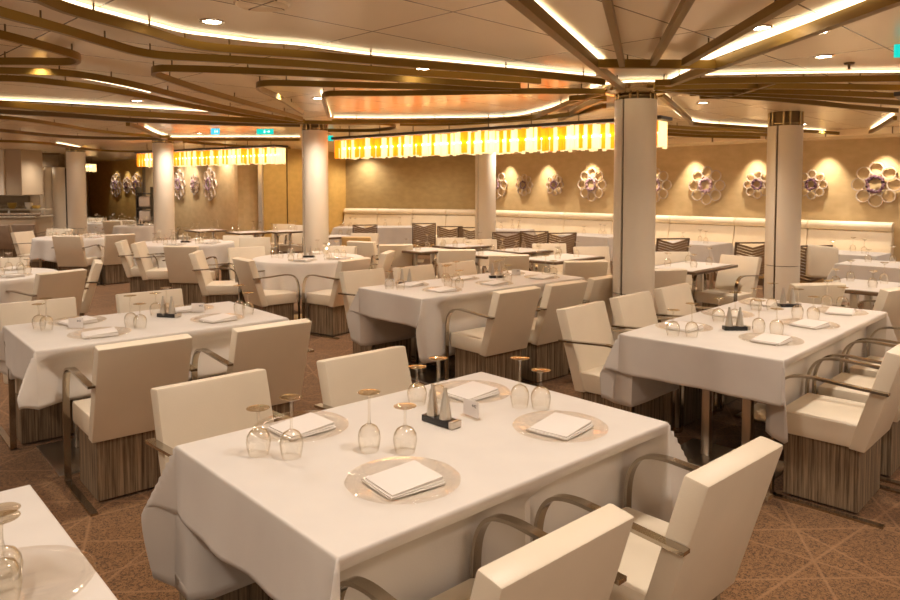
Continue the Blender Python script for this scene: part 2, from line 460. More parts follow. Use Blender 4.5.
ribbon('gold ribbon low at the left edge over the buffet',
       [(-20,142),(20,143),(50,145),(75,149),(95,151)], led=[(57,143.2),(68,145),(80,147.5)], hang=3, w=0.1, ledw=0.05)
ribbon('farthest low gold ribbon between the first two columns',
       [(80,150),(110,152),(140,152.5),(165,152)], hang=2, w=0.1)
ribbon('farthest bronze ribbon at the left edge by the buffet',
       [(-20,154),(20,154.5),(60,155)], led=[(0,151.5),(20,152.5)], hang=2, w=0.12, mat='ribbon_grey', ledw=0.08)
ribbon('gold ribbon over the far left chandelier',
       [(185,143),(220,146),(250,148),(290,149)], hang=3, w=0.1)
# node at the near column
S = True
ribbon('straight gold beam from the top edge to the white column, broad light beside it',
       [(494,-14),(600,73)], led=[(510,-14),(601,61)], straight=S, w=0.05, h=0.06, ledw=0.055)
ribbon('short gold beam inward from the frame corner to the left of the white column',
       [(600,73),(622,90)], straight=S, hang=2, w=0.05)
ribbon('gold frame strip spanning in front of the white column', [(597,68),(718,69)], straight=S, hang=2, w=0.04, h=0.055)
ribbon('narrow gold beam rising left of the white column axis', [(603,-12),(622,67)], straight=S, hang=2, w=0.035)
ribbon('narrow gold beam rising right of the white column axis', [(698,-12),(653,66)], straight=S, hang=2, w=0.035)
ribbon('gold beam up to the top edge right of the white column', [(825,-14),(685,66)], straight=S, hang=2, w=0.045)
ribbon('gold beam to the top right corner, broad light beside it', [(915,-2),(718,69)], led=[(885,-10),(702,60)], straight=S, w=0.05, h=0.06, ledw=0.055)
ribbon('short gold beam inward from the frame corner right of the white column', [(718,69),(668,87)], led=[(695,66),(668,79)], straight=S, hang=2, w=0.05)
ribbon('top gold ribbon running from the white column to the right edge under a lit line',
       [(655,86),(700,84),(780,83),(860,82),(925,81)], led=[(695,74.5),(760,73),(830,72),(925,71)], hang=6)
ribbon('second gold ribbon running right from the white column', [(655,90),(710,89),(780,89),(860,90),(925,91)], hang=5)
ribbon('third gold ribbon running right from the white column', [(655,93),(700,92.5),(780,94),(860,97),(925,99)], hang=5)
ribbon('fourth gold ribbon running right over the lower column', [(690,96),(740,96),(800,99),(860,103),(925,107)], hang=4)
ribbon('lowest gold ribbon of the bundle running right from the white column', [(700,99),(740,99),(790,103),(850,109),(897,113)], hang=4)
ribbon('bent gold ribbon making a shallow V right of the white column',
       [(655,90),(680,93),(720,97.5),(738,95),(755,90),(775,84)], hang=3)
ribbon('gold ribbon framing the ceiling bay behind the lower column, its strip lit',
       [(660,97),(676,110),(690,122),(694,125.5),(730,128),(760,130),(820,133.5),(855,136.5),(865,136),(895,120)],
       led=[(664,96),(692,120.5),(760,126),(800,129),(860,133),(866,132),(893,114)], hang=6, ledw=0.03, w=0.04)
for i, (y0, y1, y2) in enumerate(((127, 130, 133), (131, 134, 137), (134.5, 137, 139))):
    ribbon('%s far gold ribbon behind the chandelier end, before the right wall' % ('upper', 'middle', 'lower')[i],
           [(664, y0+1), (700, y1+0.5), (745, y1+1.5), (800, y2+1)], hang=3, w=0.05)
ribbon('far gold ribbon over the flower wall, left of the white column', [(400,126),(470,125),(560,118),(604,108)], led=[(470,123),(545,117.5)], hang=3, w=0.05)
ribbon('crossing gold ribbon beneath the bent one by the white column', [(604,101),(585,108),(572,116),(560,121)], hang=2, w=0.05)
ribbon('short gold ribbon linking the white column to the chandelier', [(604,99.5),(590,99.5),(570,101)], hang=2, w=0.04)

# ------------------------------------------------------------------ downlights
def spot(loc, energy, size=2.2, blend=0.9, radius=0.05, col=(1, 0.885, 0.765), rot=(0, 0, 0), parent=None):
    l = bpy.data.lights.new('lamp', 'SPOT'); l.energy = energy; l.spot_size = size; l.spot_blend = blend
    l.shadow_soft_size = radius; l.color = col
    o = bpy.data.objects.new('lamp', l); COL.objects.link(o); o.location = loc; o.rotation_euler = rot
    if parent: o.parent = parent
    return o

def build_down():
    t = thing('downlight', 'x', 'downlight')
    obj('trim_ring', lathe(bmesh.new(), [(0.045, -0.001), (0.05, -0.008), (0.062, -0.007), (0.066, -0.0)], 24), M['trim'], t)
    obj('lens', lathe(bmesh.new(), [(0, -0.003), (0.046, -0.003), (0.046, 0.0)], 24), M['lamp'], t)
    return t
GD = 'round downlights set in the ceiling'
ds = [((212,21),'round downlight near the top left, above the lit ribbon'),
      ((423,68.3),'round downlight shining between the ribbons at the ceiling centre'),
      ((761,27),'upper round downlight right of the top right lit beam'),
      ((818,31.5),'small round downlight close beside the top right beam'),
      ((824,56),'lower round downlight near the right side of the ceiling'),
      ((703,102.5),'round downlight right of the white column capital'),
      ((137,100.5),'small round downlight on the left half of the ceiling'),
      ((318,98),'small round downlight beside the square lit corner'),
      ((803,124),'small round downlight behind the lower right column'),
      ((199,133),'small round downlight left of the blue exit sign'),]
for (px, py), lb in ds:
    place(POOL, 'down', build_down, at(px, py, CEIL), 0, lb, GD)
# even grid of added lamps standing in for the seen and unseen downlights
e = Vector((0.7, 0.714, 0)); n_ = Vector((0.714, -0.7, 0))
grid = []
for i in range(-6, 11):
    for j in range(-9, 5):
        p = Vector((0.2, 2.0, 0)) + e*(i*1.9) + n_*(j*2.1)
        if -6.5 < p.y < 21.5 and abs(p.x) < 0.72*abs(p.y)+3.2: grid.append(p)
for p in grid:
    if (p-W8a).dot(W8n) < 0.9 and p.x > 0 and p.y > 8: continue
    spot((p.x, p.y, CEIL-0.03), 46, 2.5, 1.0, 0.06)

# ------------------------------------------------------------------ wall wash lamps
wash_px = [503, 541, 585, 640, 688, 750, 822, 880]
def on_w8(px, off=0.0):
    """point of the right wall seen in column px"""
    k = (px-PX)/F
    # a + s*dir + off*n : x = k*y
    a = W8a + W8n*off
    s = (k*a.y - a.x)/(W8dir.x - k*W8dir.y)
    return a + W8dir*s
def aim(frm, to): return (to-frm).to_track_quat('-Z', 'Y').to_euler()
for px in wash_px:
    p = on_w8(px, 0.24); q = on_w8(px, 0.0); p.z = 2.34; q.z = 1.7
    q = p + Vector((-W8n.x*0.12, -W8n.y*0.12, -0.85))
    spot(p, 60, 1.25, 0.8, 0.03, col=(1, 0.84, 0.64), rot=aim(p, q))

# added lamps without fittings, brightening the gold wall and the plain back wall
for (a, b, ts, en) in ((W6a, W7a, (0.12, 0.4, 0.7), 20), (W7a, W8a, (0.15, 0.38, 0.62, 0.85), 6)):
    tt_ = (b-a).normalized(); nn = Vector((tt_.y, -tt_.x, 0))
    for k in ts:
        q = a.lerp(b, k); p = q+nn*0.8; p.z = 2.42
        spot(p, en, 1.9, 1.0, 0.05, col=(1, 0.80, 0.55), rot=aim(p, q+Vector((0, 0, 1.2 if a is W6a else 0.3))))

# ------------------------------------------------------------------ flower wall art
def flower(R, rr, centre_mat, label, loc, ang, seed=0, tight=False):
    t = thing('flower_wall_art', label, 'wall art', loc, ang, group='ring flowers on the walls')
    # drawn in the x,z plane, standing off the wall along -y
    for k in range(8):
        a = 2*PI*k/8 + PI/2
        cx, cz = (R-rr)*math.cos(a), (R-rr)*math.sin(a)
        bm = bmesh.new()
        pts = [(cx+rr*0.94*math.cos(2*PI*i/24), 0, cz+rr*0.94*math.sin(2*PI*i/24)) for i in range(24)]
        tube(bm, pts, 0.036, 0.013, side=Vector((0, 1, 0)), closed=True)
        obj('ring', bm, M['pearl'], t, loc=(0, -0.03-0.004*(k % 2), 0))
    bm = bmesh.new(); rnd = random.Random(seed)
    r2 = R*0.33
    n = 26
    for i in range(n):
        a = 2*PI*i/n
        rad = r2*(0.78+0.22*(1 if tight else (1 if (i*8//n) % 2 else 0.75)))+rnd.uniform(-0.012, 0.012)
        mt = Matrix.Translation((rad*math.cos(a), -0.06-rnd.uniform(0, 0.02), rad*math.sin(a))) @ Matrix.Rotation(rnd.uniform(0, 3), 4, 'Y') @ Matrix.Diagonal((1.0, 0.6, rnd.uniform(0.8, 1.5), 1))
        bmesh.ops.create_icosphere(bm, subdivisions=1, radius=R*0.085, matrix=mt)
    obj('bead_wreath', bm, M[centre_mat], t)
    return t
W8ang = math.atan2(W8dir.y, W8dir.x)
for px, py, R, c, tight, lb in (
    (497,184.5,0.34,'mauve',False,'ring flower partly hidden behind the fourth white column'),
    (525,185,0.24,'plum',False,'small ring flower, left of the pair under the chandelier'),
    (555.5,185,0.23,'plum',True,'small dark centred ring flower, right of the pair under the chandelier'),
    (592.5,184.5,0.345,'mauve',False,'large ring flower with pink beads left of the white column'),
    (656,185,0.33,'mauve',False,'ring flower half hidden right behind the white column'),
    (707,185.5,0.345,'mauve',False,'large ring flower on the right wall with a purple bead star'),
    (758,184.5,0.24,'plum',True,'small ring flower touching the lower right column edge'),
    (812,184.5,0.24,'plum',False,'small ring flower just right of the lower right column'),
    (876,184.5,0.345,'plum',True,'large ring flower with dark wreath near the right edge')):
    p = on_w8(px, 0.0); z = EYE + (187-py)/F*p.y
    flower(R, R*0.29, c, lb, (p.x+W8n.x*0.002, p.y+W8n.y*0.002, z), W8ang, int(px), tight)
def on_seg(a, b, px):
    k = (px-PX)/F; d = (b-a); s = (k*a.y-a.x)/(d.x-k*d.y); return a+d*s
for px, R, c, a, b, lb in (
    (181,0.36,'mauve',W4a,W5a,'left ring flower right of the second column'),
    (196,0.24,'mauve',W4a,W5a,'middle small ring flower under the far left chandelier'),
    (211.5,0.36,'mauve',W4a,W5a,'right pale ring flower under the far left chandelier'),
    (117.5,0.38,'mauve',W2a,W3a,'left ring flower on the farthest wall by the first column'),
    (128.5,0.26,'plum',W2a,W3a,'middle small ring flower on the farthest wall'),
    (138,0.36,'plum',W2a,W3a,'right ring flower at the end of the farthest wall')):
    p = on_seg(a, b, px)
    flower(R, R*0.29, c, lb, (p.x, p.y, 1.66), math.atan2((b-a).y, (b-a).x), int(px))
    t_ = (b-a).normalized(); nn = Vector((t_.y, -t_.x, 0))
    s_ = p + nn*0.35; s_.z = 2.40
    spot(s_, 20, 1.1, 0.8, 0.03, rot=aim(s_, p+nn*0.02+Vector((0, 0, 1.5))))

# ------------------------------------------------------------------ banquettes
def banquette(a, b, cuts, label):
    a, b = Vector(a), Vector(b); t = b-a; ln = t.length; ang = math.atan2(t.y, t.x)
    r = thing('banquette', label, 'banquette', (a.x, a.y, 0), ang)
    obj('plinth', bmbox(0, ln, -0.58, -0.02, 0, 0.18), M['walnut'], r, smooth=False)
    cuts = [0]+cuts+[ln]
    for c0, c1 in zip(cuts, cuts[1:]):
        g = 0.006
        obj('back_panel', prism(bmesh.new(), [(-0.02, 0.4), (-0.20, 0.4), (-0.17, 0.66), (-0.12, 0.925), (-0.02, 0.93)], c0+g, c1-g, 0.018, 3), M['bench'], r)
        obj('headrest_roll', prism(bmesh.new(), [(-0.02, 0.935), (-0.13, 0.935), (-0.15, 0.97), (-0.155, 1.0), (-0.14, 1.04), (-0.10, 1.065), (-0.02, 1.07)], c0+g, c1-g, 0.012, 3), M['bench'], r)
        obj('seat_cushion', bmbox(c0+g, c1-g, -0.60, -0.12, 0.18, 0.45, 0.03, 3), M['bench'], r)
    return r
def s8(px): return (on_w8(px, 0.05)-(W8a+W8n*0.05)).length
b0 = W8a+W8n*0.05
banquette(b0+W8dir*0.02, b0+W8dir*s8(896), [s8(p)-0.02 for p in (523, 568, 616, 673, 738, 811)], 'long cream banquette along the flower wall, from the middle to the right')
ln7 = (W8a-W7a).length; t7 = (W8a-W7a).normalized(); n7 = Vector((t7.y, -t7.x, 0))
banquette(W7a+n7*0.05+t7*0.02, W8a+n7*0.05-t7*0.06, [ln7*(p-346)/134 for p in (381, 416, 449)], 'cream banquette on the plain wall left of the fourth column')
b3 = W8b
# return wall piece at right end of the bench
# ------------------------------------------------------------------ chandeliers
def chandelier(a, b, label, n, ends=(0, 0), rows=2, z0=2.0, z1=2.25):
    a, b = Vector(a), Vector(b); t = b-a; ln = t.length; ang = math.atan2(t.y, t.x)
    r = thing('crystal_chandelier', label, 'chandelier', (a.x, a.y, 0), ang, group='long crystal chandeliers')
    obj('top_plate', bmbox(-0.04, ln+0.04, -0.14, 0.14, z1+0.01, z1+0.045, 0.005), M['dark'], r, smooth=False)
    for k in range(int(ln/0.6)+1):
        obj('suspension_rod', cyl(bmesh.new(), 0.006, z1+0.045, CEIL-0.001, 8), M['ribbon_grey'], r, loc=((k+0.3)*0.6 if (k+0.3)*0.6 < ln else ln-0.05, 0, 0))
    obj('lamp_tube', tube(bmesh.new(), [(0.05, 0, z0+0.145), (ln-0.05, 0, z0+0.145)], 0.02, 0.02, side=Vector((0, 1, 0)), n4=10, roundbar=True), M['tube'], r)
    proto = {}
    w = ln/n
    for k in range(n):
        key = random.choice(('crystal_amber', 'crystal_clear', 'crystal_clear')) if k % 5 else 'crystal_amber'
        if key not in proto:
            bm = bmesh.new(); box(bm, -w*0.42, w*0.42, -0.008, 0.008, z0, z1, 0.004, 1)
            o = obj('crystal_rod', bm, M[key], r, smooth=False); proto[key] = o
        else:
            o = proto[key].copy(); COL.objects.link(o); o.parent = r
        o.location = ((k+0.5)*w, -0.11-0.015*(k % 2), random.uniform(-0.012, 0.008))
    bm = bmesh.new()
    for k in range(n):
        x = (k+0.5)*w; dz = random.uniform(-0.02, 0.01)
        box(bm, x-w*0.4, x+w*0.4, 0.10, 0.116, z0+dz, z1)
    for k in range(6):
        y = -0.09+k*0.035
        for x in (0.0, ln-0.016): box(bm, x, x+0.012, y, y+0.028, z0+0.004*k, z1)
    s = obj('back_crystals', bm, M['crystal_clear'], r, smooth=False); s['kind'] = 'stuff'
    bm = bmesh.new()
    for k in range(n):
        x = (k+0.5)*w
        if k % 2: box(bm, x-w*0.3, x+w*0.3, -0.095, -0.085, z1-0.11, z1)
    s = obj('upper_amber_drops', bm, M['crystal_amber'], r, smooth=False); s['kind'] = 'stuff'
    return r
chandelier(D(341, 10.1), D(662, 7.1), 'long glowing crystal chandelier behind the white column', 92)
chandelier(D(143, 14.2), D(281, 11.9), 'glowing crystal chandelier over the far left tables', 80)
c3 = D(899, 5.35); chandelier(c3, c3+Vector((1.5, -1.2, 0)), 'crystal chandelier end at the right edge', 30, z0=2.02)
chandelier(D(86, 21.0), D(93, 20.5), 'small amber chandelier end behind the first column', 8, z0=2.05)

# ------------------------------------------------------------------ exit signs, sprinkler, detector
def sign(px, py, w, h, d, label, mat, marks=True, rz=0.0):
    c = D(px, d); z = EYE+(187-py)/F*d
    r = thing('exit_sign', label, 'exit sign', (c.x, c.y, z), rz)
    obj('face', bmbox(-w/2, w/2, -0.01, 0.01, -h/2, h/2, 0.002), M[mat], r, smooth=False)
    obj('bracket', cyl(bmesh.new(), 0.006, h/2, CEIL-z-0.001, 8), M['steel'], r)
    if marks:
        bm = bmesh.new()
        box(bm, -w*0.05, w*0.03, -0.013, -0.011, -h*0.25, h*0.12)
        box(bm, -w*0.03, w*0.01, -0.013, -0.011, h*0.16, h*0.3)
        tube(bm, [(w*0.12, -0.012, 0), (w*0.3, -0.012, 0)], 0.002, h*0.12, side=Vector((0, 1, 0)))
        tube(bm, [(w*0.22, -0.012, h*0.2), (w*0.31, -0.012, 0), (w*0.22, -0.012, -h*0.2)], 0.002, h*0.1, side=Vector((0, 1, 0)))
        obj('pictogram', bm, M['sign_white'], r, smooth=False)
sign(216.5, 131.8, 0.12, 0.085, 10.2, 'small blue hanging sign left of the green one', 'blue')
sign(266, 132, 0.25, 0.075, 10.2, 'green exit sign hanging above the far left chandelier', 'teal', rz=-0.15)
sign(330.5, 138.5, 0.1, 0.085, 11.0, 'tiny teal exit sign beside the third column', 'teal', False)
sign(901, 52.5, 0.13, 0.075, 4.2, 'teal exit sign cut by the right edge', 'teal', False)
p = at(849, 70, CEIL-0.05)
r = thing('sprinkler', 'small brass ceiling sprinkler near the right edge', 'sprinkler', (p.x, p.y, CEIL))
obj('escutcheon', lathe(bmesh.new(), [(0, -0.001), (0.035, -0.001), (0.03, -0.012), (0, -0.012)], 16), M['ribbon_grey'], r)
obj('nozzle', lathe(bmesh.new(), [(0, -0.012), (0.01, -0.012), (0.008, -0.04), (0.02, -0.045), (0, -0.048)], 12), M['ribbon_grey'], r)
p = at(262, 4, CEIL)
finish(obj('speaker_grille', lathe(bmesh.new(), [(0, -0.004), (0.11, -0.004), (0.12, -0.008), (0.13, -0.0)], 32), M['ceiling'], loc=p), 'flat round speaker grille at the top of the ceiling', 'speaker')

# ------------------------------------------------------------------ chairs
SEATW = 0.25
def arm_path():
    pts = [(-0.335, 0.635), (-0.2, 0.642), (-0.05, 0.652), (0.03, 0.655), (0.10, 0.643), (0.14, 0.615), (0.168, 0.565), (0.18, 0.50), (0.182, 0.40), (0.182, 0.2), (0.182, 0.03), (0.177, 0.012), (0.155, 0.0065), (0.1, 0.0065), (-0.33, 0.0065)]
    a = smooth_path([(0, y, z) for y, z in pts[:11]], 4, 1)
    return a + [Vector((0, y, z)) for y, z in pts[11:]]

def armchair(leather='leather'):
    def f():
        t = thing('dining_armchair', 'x', 'chair')
        obj('seat', bmbox(-0.225, 0.225, -0.24, 0.17, 0.335, 0.45, 0.011, 2), M[leather], t)
        bm = prism(bmesh.new(), [(-0.16, 0.33), (-0.235, 0.325), (-0.385, 0.822), (-0.31, 0.834)], -0.23, 0.23, 0.010, 2)
        obj('backrest', bm, M[leather], t)
        obj('box_base', bmbox(-0.2, 0.2, -0.205, 0.145, 0.012, 0.335, 0.004, 1), M['stripe'], t)
        for s in (-1, 1):
            ps = [p+Vector((s*0.25, 0, 0)) for p in arm_path()]
            bm = tube(bmesh.new(), ps, 0.034, 0.012, side=Vector((1, 0, 0)))
            obj('arm_frame', bm, M['chrome'], t, ang=50)
        return t
    return f

def wickerchair():
    t = thing('woven_chair', 'x', 'chair')
    obj('seat', bmbox(-0.22, 0.22, -0.2, 0.24, 0.40, 0.46, 0.015, 2), M['leather_amber'], t)
    bm = bmesh.new()
    tube(bm, [(-0.22, -0.20, 0.42), (-0.225, -0.29, 0.88), (0.225, -0.29, 0.88), (0.22, -0.20, 0.42)], 0.03, 0.025, side=Vector((0, 1, 0)))
    b = obj('back_frame', bm, M['walnut'], t)
    bm = bmesh.new()
    for k in range(11):
        z = 0.46+k*0.037
        y = -0.205-0.09*(z-0.42)/0.46
        tube(bm, [(-0.21, y, z+0.03), (0, y, z-0.03), (0.21, y, z+0.03)], 0.012, 0.030, side=Vector((0, 1, 0)))
    obj('woven_panel', bm, M['wicker'], t)
    for sx in (-1, 1):
        for y0, y1 in ((0.2, 0.22), (-0.18, -0.24)):
            obj('leg', tube(bmesh.new(), [(sx*0.2, y0, 0.41), (sx*0.21, y1, 0.001)], 0.03, 0.03, side=Vector((1, 0, 0))), M['walnut'], t)
    return t

def chair_at(x, y, facing, label, kind='leather', group='cream armchairs in the dining room'):
    """x, y: floor centre of the seat; facing: world angle in degrees its front looks to"""
    rz = math.radians(facing-90)
    if kind == 'wicker': return place(POOL, 'wicker', wickerchair, (x, y, 0), rz, label, 'woven wooden chairs by the banquettes')
    return place(POOL, kind, armchair(kind), (x, y, 0), rz, label, group)

def chair_px(px, py, facing, label, kind='leather', back=0.345):
    """px,py: top middle of the backrest in the photo"""
    p = at(px, py, 0.85 if kind != 'wicker' else 0.89)
    a = math.radians(facing)
    return chair_at(p.x+math.cos(a)*back, p.y+math.sin(a)*back, facing, label, kind)

# ------------------------------------------------------------------ tableware
def wineglass(H, rb, hb):
    def f():
        t = thing('wine_glass', 'x', 'glass')
        n = 24
        bowl = [(rb*0.80, 0.0), (rb*0.93, hb*0.25), (rb, hb*0.5), (rb*0.92, hb*0.72), (rb*0.66, hb*0.9), (rb*0.3, hb*0.985), (0.006, hb)]
        obj('bowl', lathe(bmesh.new(), bowl, n), M['glass'], t)
        obj('stem', lathe(bmesh.new(), [(0.006, hb), (0.0038, hb+0.015), (0.0038, H-0.02), (0.007, H-0.008)], 10), M['glass'], t)
        obj('foot', lathe(bmesh.new(), [(0.007, H-0.008), (0.025, H-0.004), (0.036, H-0.002), (0.037, H-0.0005), (0.034, H), (0, H)], n), M['glass_foot'], t)
        return t
    return f
TALL = wineglass(0.192, 0.037, 0.088); SHORT = wineglass(0.15, 0.039, 0.085)
def simple_glass(H, rb, hb):
    def f():
        prof = [(rb*0.8, 0), (rb, hb*0.5), (rb*0.66, hb*0.9), (0.005, hb), (0.004, H-0.02), (0.036, H-0.002), (0, H)]
        return finish(obj('wine_glass', lathe(bmesh.new(), prof, 12), M['glass']), 'x', 'glass')
    return f
STALL = simple_glass(0.19, 0.037, 0.09); SSHORT = simple_glass(0.145, 0.038, 0.085)
def glass(x, y, z, kind, label, group): return place(POOL, 'g'+kind, {'tall': TALL, 'short': SHORT, 'ftall': STALL, 'fshort': SSHORT}[kind], (x, y, z), 0, label, group)

def plate_mesh():
    prof = [(0, 0.002), (0.085, 0.002), (0.10, 0.006), (0.135, 0.012), (0.163, 0.017), (0.166, 0.014), (0.135, 0.008), (0.10, 0.0), (0, 0.0)]
    bm = lathe(bmesh.new(), prof, 72)
    for v in bm.verts:
        r = math.hypot(v.co.x, v.co.y)
        if r > 0.12:
            a = math.atan2(v.co.y, v.co.x); k = 1+0.005*math.sin(12*a)
            v.co.x *= k; v.co.y *= k
    return finish(obj('glass_plate', bm, M['plate'], ang=60), 'x', 'plate')
def napkin_mesh():
    bm = bmesh.new()
    for i, (s, dz) in enumerate(((0, 0), (0.004, 0.006), (0.009, 0.012))):
        box(bm, -0.092+s, 0.092-s*0.5, -0.082+s*0.6, 0.082-s, dz*0.8, dz*0.8+0.0047, 0.002, 2)
    for v in bm.verts:
        v.co.z += 0.006*math.sin(v.co.x*18+1)*(v.co.z > 0.004)+0.006*(v.co.x > 0)*(v.co.z > 0.01)
    return finish(obj('folded_napkin', bm, M['napkin']), 'x', 'napkin')
def plate(x, y, z, rz, where, napkin=True):
    place(POOL, 'plate', plate_mesh, (x, y, z), rz, 'round clear glass plate '+where, 'glass plates on the tables')
    if napkin: place(POOL, 'napkin', napkin_mesh, (x, y, z+0.0035), rz, 'folded white napkin '+where, 'folded napkins on the plates')

def tray_mesh():
    t = thing('mill_tray', 'x', 'tray')
    obj('tray_body', bmbox(-0.075, 0.06, -0.026, 0.026, 0, 0.024, 0.003), M['black'], t)
    obj('steel_end', bmbox(0.0605, 0.078, -0.025, 0.025, 0.002, 0.026, 0.002), M['steel'], t)
    return t
def mill_mesh():
    bm = lathe(bmesh.new(), [(0, 0), (0.023, 0), (0.021, 0.02), (0.013, 0.07), (0.007, 0.10), (0.0065, 0.112), (0, 0.114)], 10)
    return finish(obj('pepper_mill', bm, M['steel'], ang=20), 'x', 'mill')
def mills(x, y, z, rz, where):
    place(POOL, 'tray', tray_mesh, (x, y, z), rz, 'small black tray with two mills '+where, 'black mill trays on the tables')
    for s, w in ((-0.042, 'left'), (0.022, 'right')):
        place(POOL, 'mill', mill_mesh, (x+s*math.cos(rz), y+s*math.sin(rz), z+0.0245), rz, w+' conical metal mill in the tray '+where, 'metal mills in their trays')

def number_card(x, y, z, rz, where, txt):
    t = thing('number_card', 'small white number card in a clear stand '+where, 'card', (x, y, z), rz, 'number cards on the tables')
    obj('card_sheet', bmbox(-0.042, 0.042, -0.001, 0.001, 0.006, 0.066), M['card'], t, smooth=False)
    bm = bmesh.new(); box(bm, -0.047, 0.047, -0.014, 0.014, 0, 0.005, 0.001, 1); box(bm, -0.047, 0.047, 0.0015, 0.0035, 0.005, 0.058)
    obj('clear_stand', bm, M['plate'], t, smooth=False)
    c = bpy.data.curves.new('printed_number', 'FONT'); c.body = txt; c.size = 0.017; c.align_x = 'CENTER'; c.extrude = 0.0002
    c.materials.append(M['ink'])
    tmp = bpy.data.objects.new('tmp', c); COL.objects.link(tmp)
    me = bpy.data.meshes.new_from_object(tmp.evaluated_get(bpy.context.evaluated_depsgraph_get()))
    bpy.data.objects.remove(tmp)
    if not me.materials: me.materials.append(M['ink'])
    o = bpy.data.objects.new('printed_number', me); COL.objects.link(o); o.parent = t
    o.location = (0.018, -0.0013, 0.042); o.rotation_euler = (PI/2, 0, 0)

# ------------------------------------------------------------------ tablecloths
def cloth_mesh(a, b, s, Ld, pushes=(), seed=0, th=0.0, step=0.025):
    """rectangular cloth over a 2a x 2b table top: hangs s over the short ends and Ld over the long sides"""
    rnd = random.Random(seed)
    def axis(half, ext):
        v = []
        n1 = max(2, int(2*half/0.06))
        v += [-half + 2*half*i/n1 for i in range(n1+1)]
        fine = [0.002, 0.005, 0.009, 0.016]
        k = 0.04
        while k < ext-0.01: fine.append(k); k += step
        fine.append(ext)
        return [-half-e for e in fine[::-1]] + v + [half+e for e in fine]
    us, vs = axis(a, s), axis(b, Ld)
    R = 0.007
    ph = [rnd.uniform(0, 6.28) for _ in range(12)]
    def hang(e):
        if e <= 0: return 0, 0
        q = e/R
        if q < PI/2: return R*math.sin(q), R*(1-math.cos(q))
        return R, R+(e-R*PI/2)
    bm = bmesh.new(); grid = []
    for u in us:
        row = []
        for v in vs:
            eu, ev = max(0, abs(u)-a), max(0, abs(v)-b)
            su, sv = (1 if u > 0 else -1), (1 if v > 0 else -1)
            cu, cv = max(-a, min(a, u)), max(-b, min(b, v))
            if eu == 0 and ev == 0: x, y, z = cu, cv, 0
            elif ev == 0:
                o, d = hang(eu); w = d/max(s, 0.01)
                f = 0.010*w*(1+math.sin(cv*9+ph[0]+su)) + 0.006*w*math.sin(cv*23+ph[1])
                x, y, z = su*(a+o+f), cv, -d
            elif eu == 0:
                o, d = hang(ev); w = min(1, d/0.45)
                f = 0.014*w*(1+math.sin(cu*7+ph[2]+2*sv)) + 0.008*w*math.sin(cu*19+ph[3])
                push = 0
                for (pc, ps, depth) in pushes:
                    if ps == sv:
                        k = max(0, 1-max(0, abs(cu-pc)-0.28)/0.10); k = k*k*(3-2*k)
                        dd = min(1, max(0, (d-0.03)/0.065)); dd = dd*dd*(3-2*dd)
                        push = max(push, depth*k*dd)
                x, y, z = cu, sv*(b+o+f*(1-min(1, push*8))-push), -d
            else:
                mn, mxx = (eu**-5+ev**-5)**(-1/5), (eu**5+ev**5)**(1/5)
                f1 = 0.010*min(1, eu/s)*(1+math.sin(cv*9+ph[0]+su)) + 0.006*min(1, eu/s)*math.sin(cv*23+ph[1])
                w = min(1, ev/0.45)
                f2 = 0.014*w*(1+math.sin(cu*7+ph[2]+2*sv)) + 0.008*w*math.sin(cu*19+ph[3])
                tt = eu/(eu+ev)
                k1 = 1-math.exp(-eu/R*0.9); k2 = 1-math.exp(-ev/R*0.9)
                wv = 0.004*math.sin(ev*13+ph[4])*min(1, eu/0.1); g = 1-0.45*max(0, min(1, (ev-s)/0.3))
                x = su*(a + R*k1*min(1, eu/ev if ev > eu else 1) + 0.45*mn*g + f1*tt + wv)
                y = sv*(b + R*k2*min(1, ev/eu if eu > ev else 1) + 0.27*mn*g + f2*(1-tt) - wv)
                z = -(mxx - 0.2*mn) + R*(PI/2-1)*(1-math.exp(-mxx/R))
            row.append(bm.verts.new((x, y, z)))
        grid.append(row)
    for i in range(len(us)-1):
        for j in range(len(vs)-1):
            bm.faces.new((grid[i][j], grid[i+1][j], grid[i+1][j+1], grid[i][j+1]))
    return bm

def cloth_object(bm, label, loc, rz):
    o = obj('tablecloth', bm, M['linen'], loc=loc, rz=rz, ang=75)
    md = o.modifiers.new('thickness', 'SOLIDIFY'); md.thickness = 0.0018; md.offset = -1
    return finish(o, label, 'tablecloth', 'white tablecloths')

TOP = 0.75
def rect_table(cx, cy, ang, a, b, label, clabel, s=0.23, Ld=0.50, pushes=(), seed=0, cloth=True):
    rz = math.radians(ang)
    t = thing('dining_table', label, 'table', (cx, cy, 0), rz, 'clothed dining tables')
    obj('tabletop', bmbox(-a, a, -b, b, 0.715, TOP-0.004, 0.006), M['walnut'], t)
    for x in (-a*0.55, a*0.55):
        for y in (-0.12, 0.12):
            obj('post', bmbox(x-0.025, x+0.025, y-0.025, y+0.025, 0.012, 0.715, 0.003), M['steel'], t)
        obj('foot_plate', bmbox(x-0.20, x+0.20, -0.30, 0.30, 0.0, 0.012, 0.003), M['steel'], t)
    if cloth:
        cloth_object(cloth_mesh(a, b, s, Ld, pushes, seed), clabel, (cx, cy, TOP), rz)
    return t

class Tab:
    def __init__(s, c_left, c_front, c_right):
        """three corners of the top in the photo: left, nearest, right"""
        l, f, r = (at(*p, TOP) for p in (c_left, c_front, c_right))
        lng = (r-f); sh = (l-f)
        ang = math.atan2(lng.y, lng.x)
        s.e1 = Vector((math.cos(ang), math.sin(ang), 0)); s.e2 = Vector((math.sin(ang), -math.cos(ang), 0))   # e2 towards the near side
        s.a = lng.length/2; s.b = abs(sh.dot(s.e2))/2
        c = f + s.e1*s.a - s.e2*s.b
        s.c = Vector((c.x, c.y, 0)); s.ang = math.degrees(ang)
    def p(s, u, v): return s.c + s.e1*u + s.e2*v    # v > 0: near side
    def loc(s, px, py, z=TOP):
        q = at(px, py, z)-s.c; return q.dot(s.e1), q.dot(s.e2)

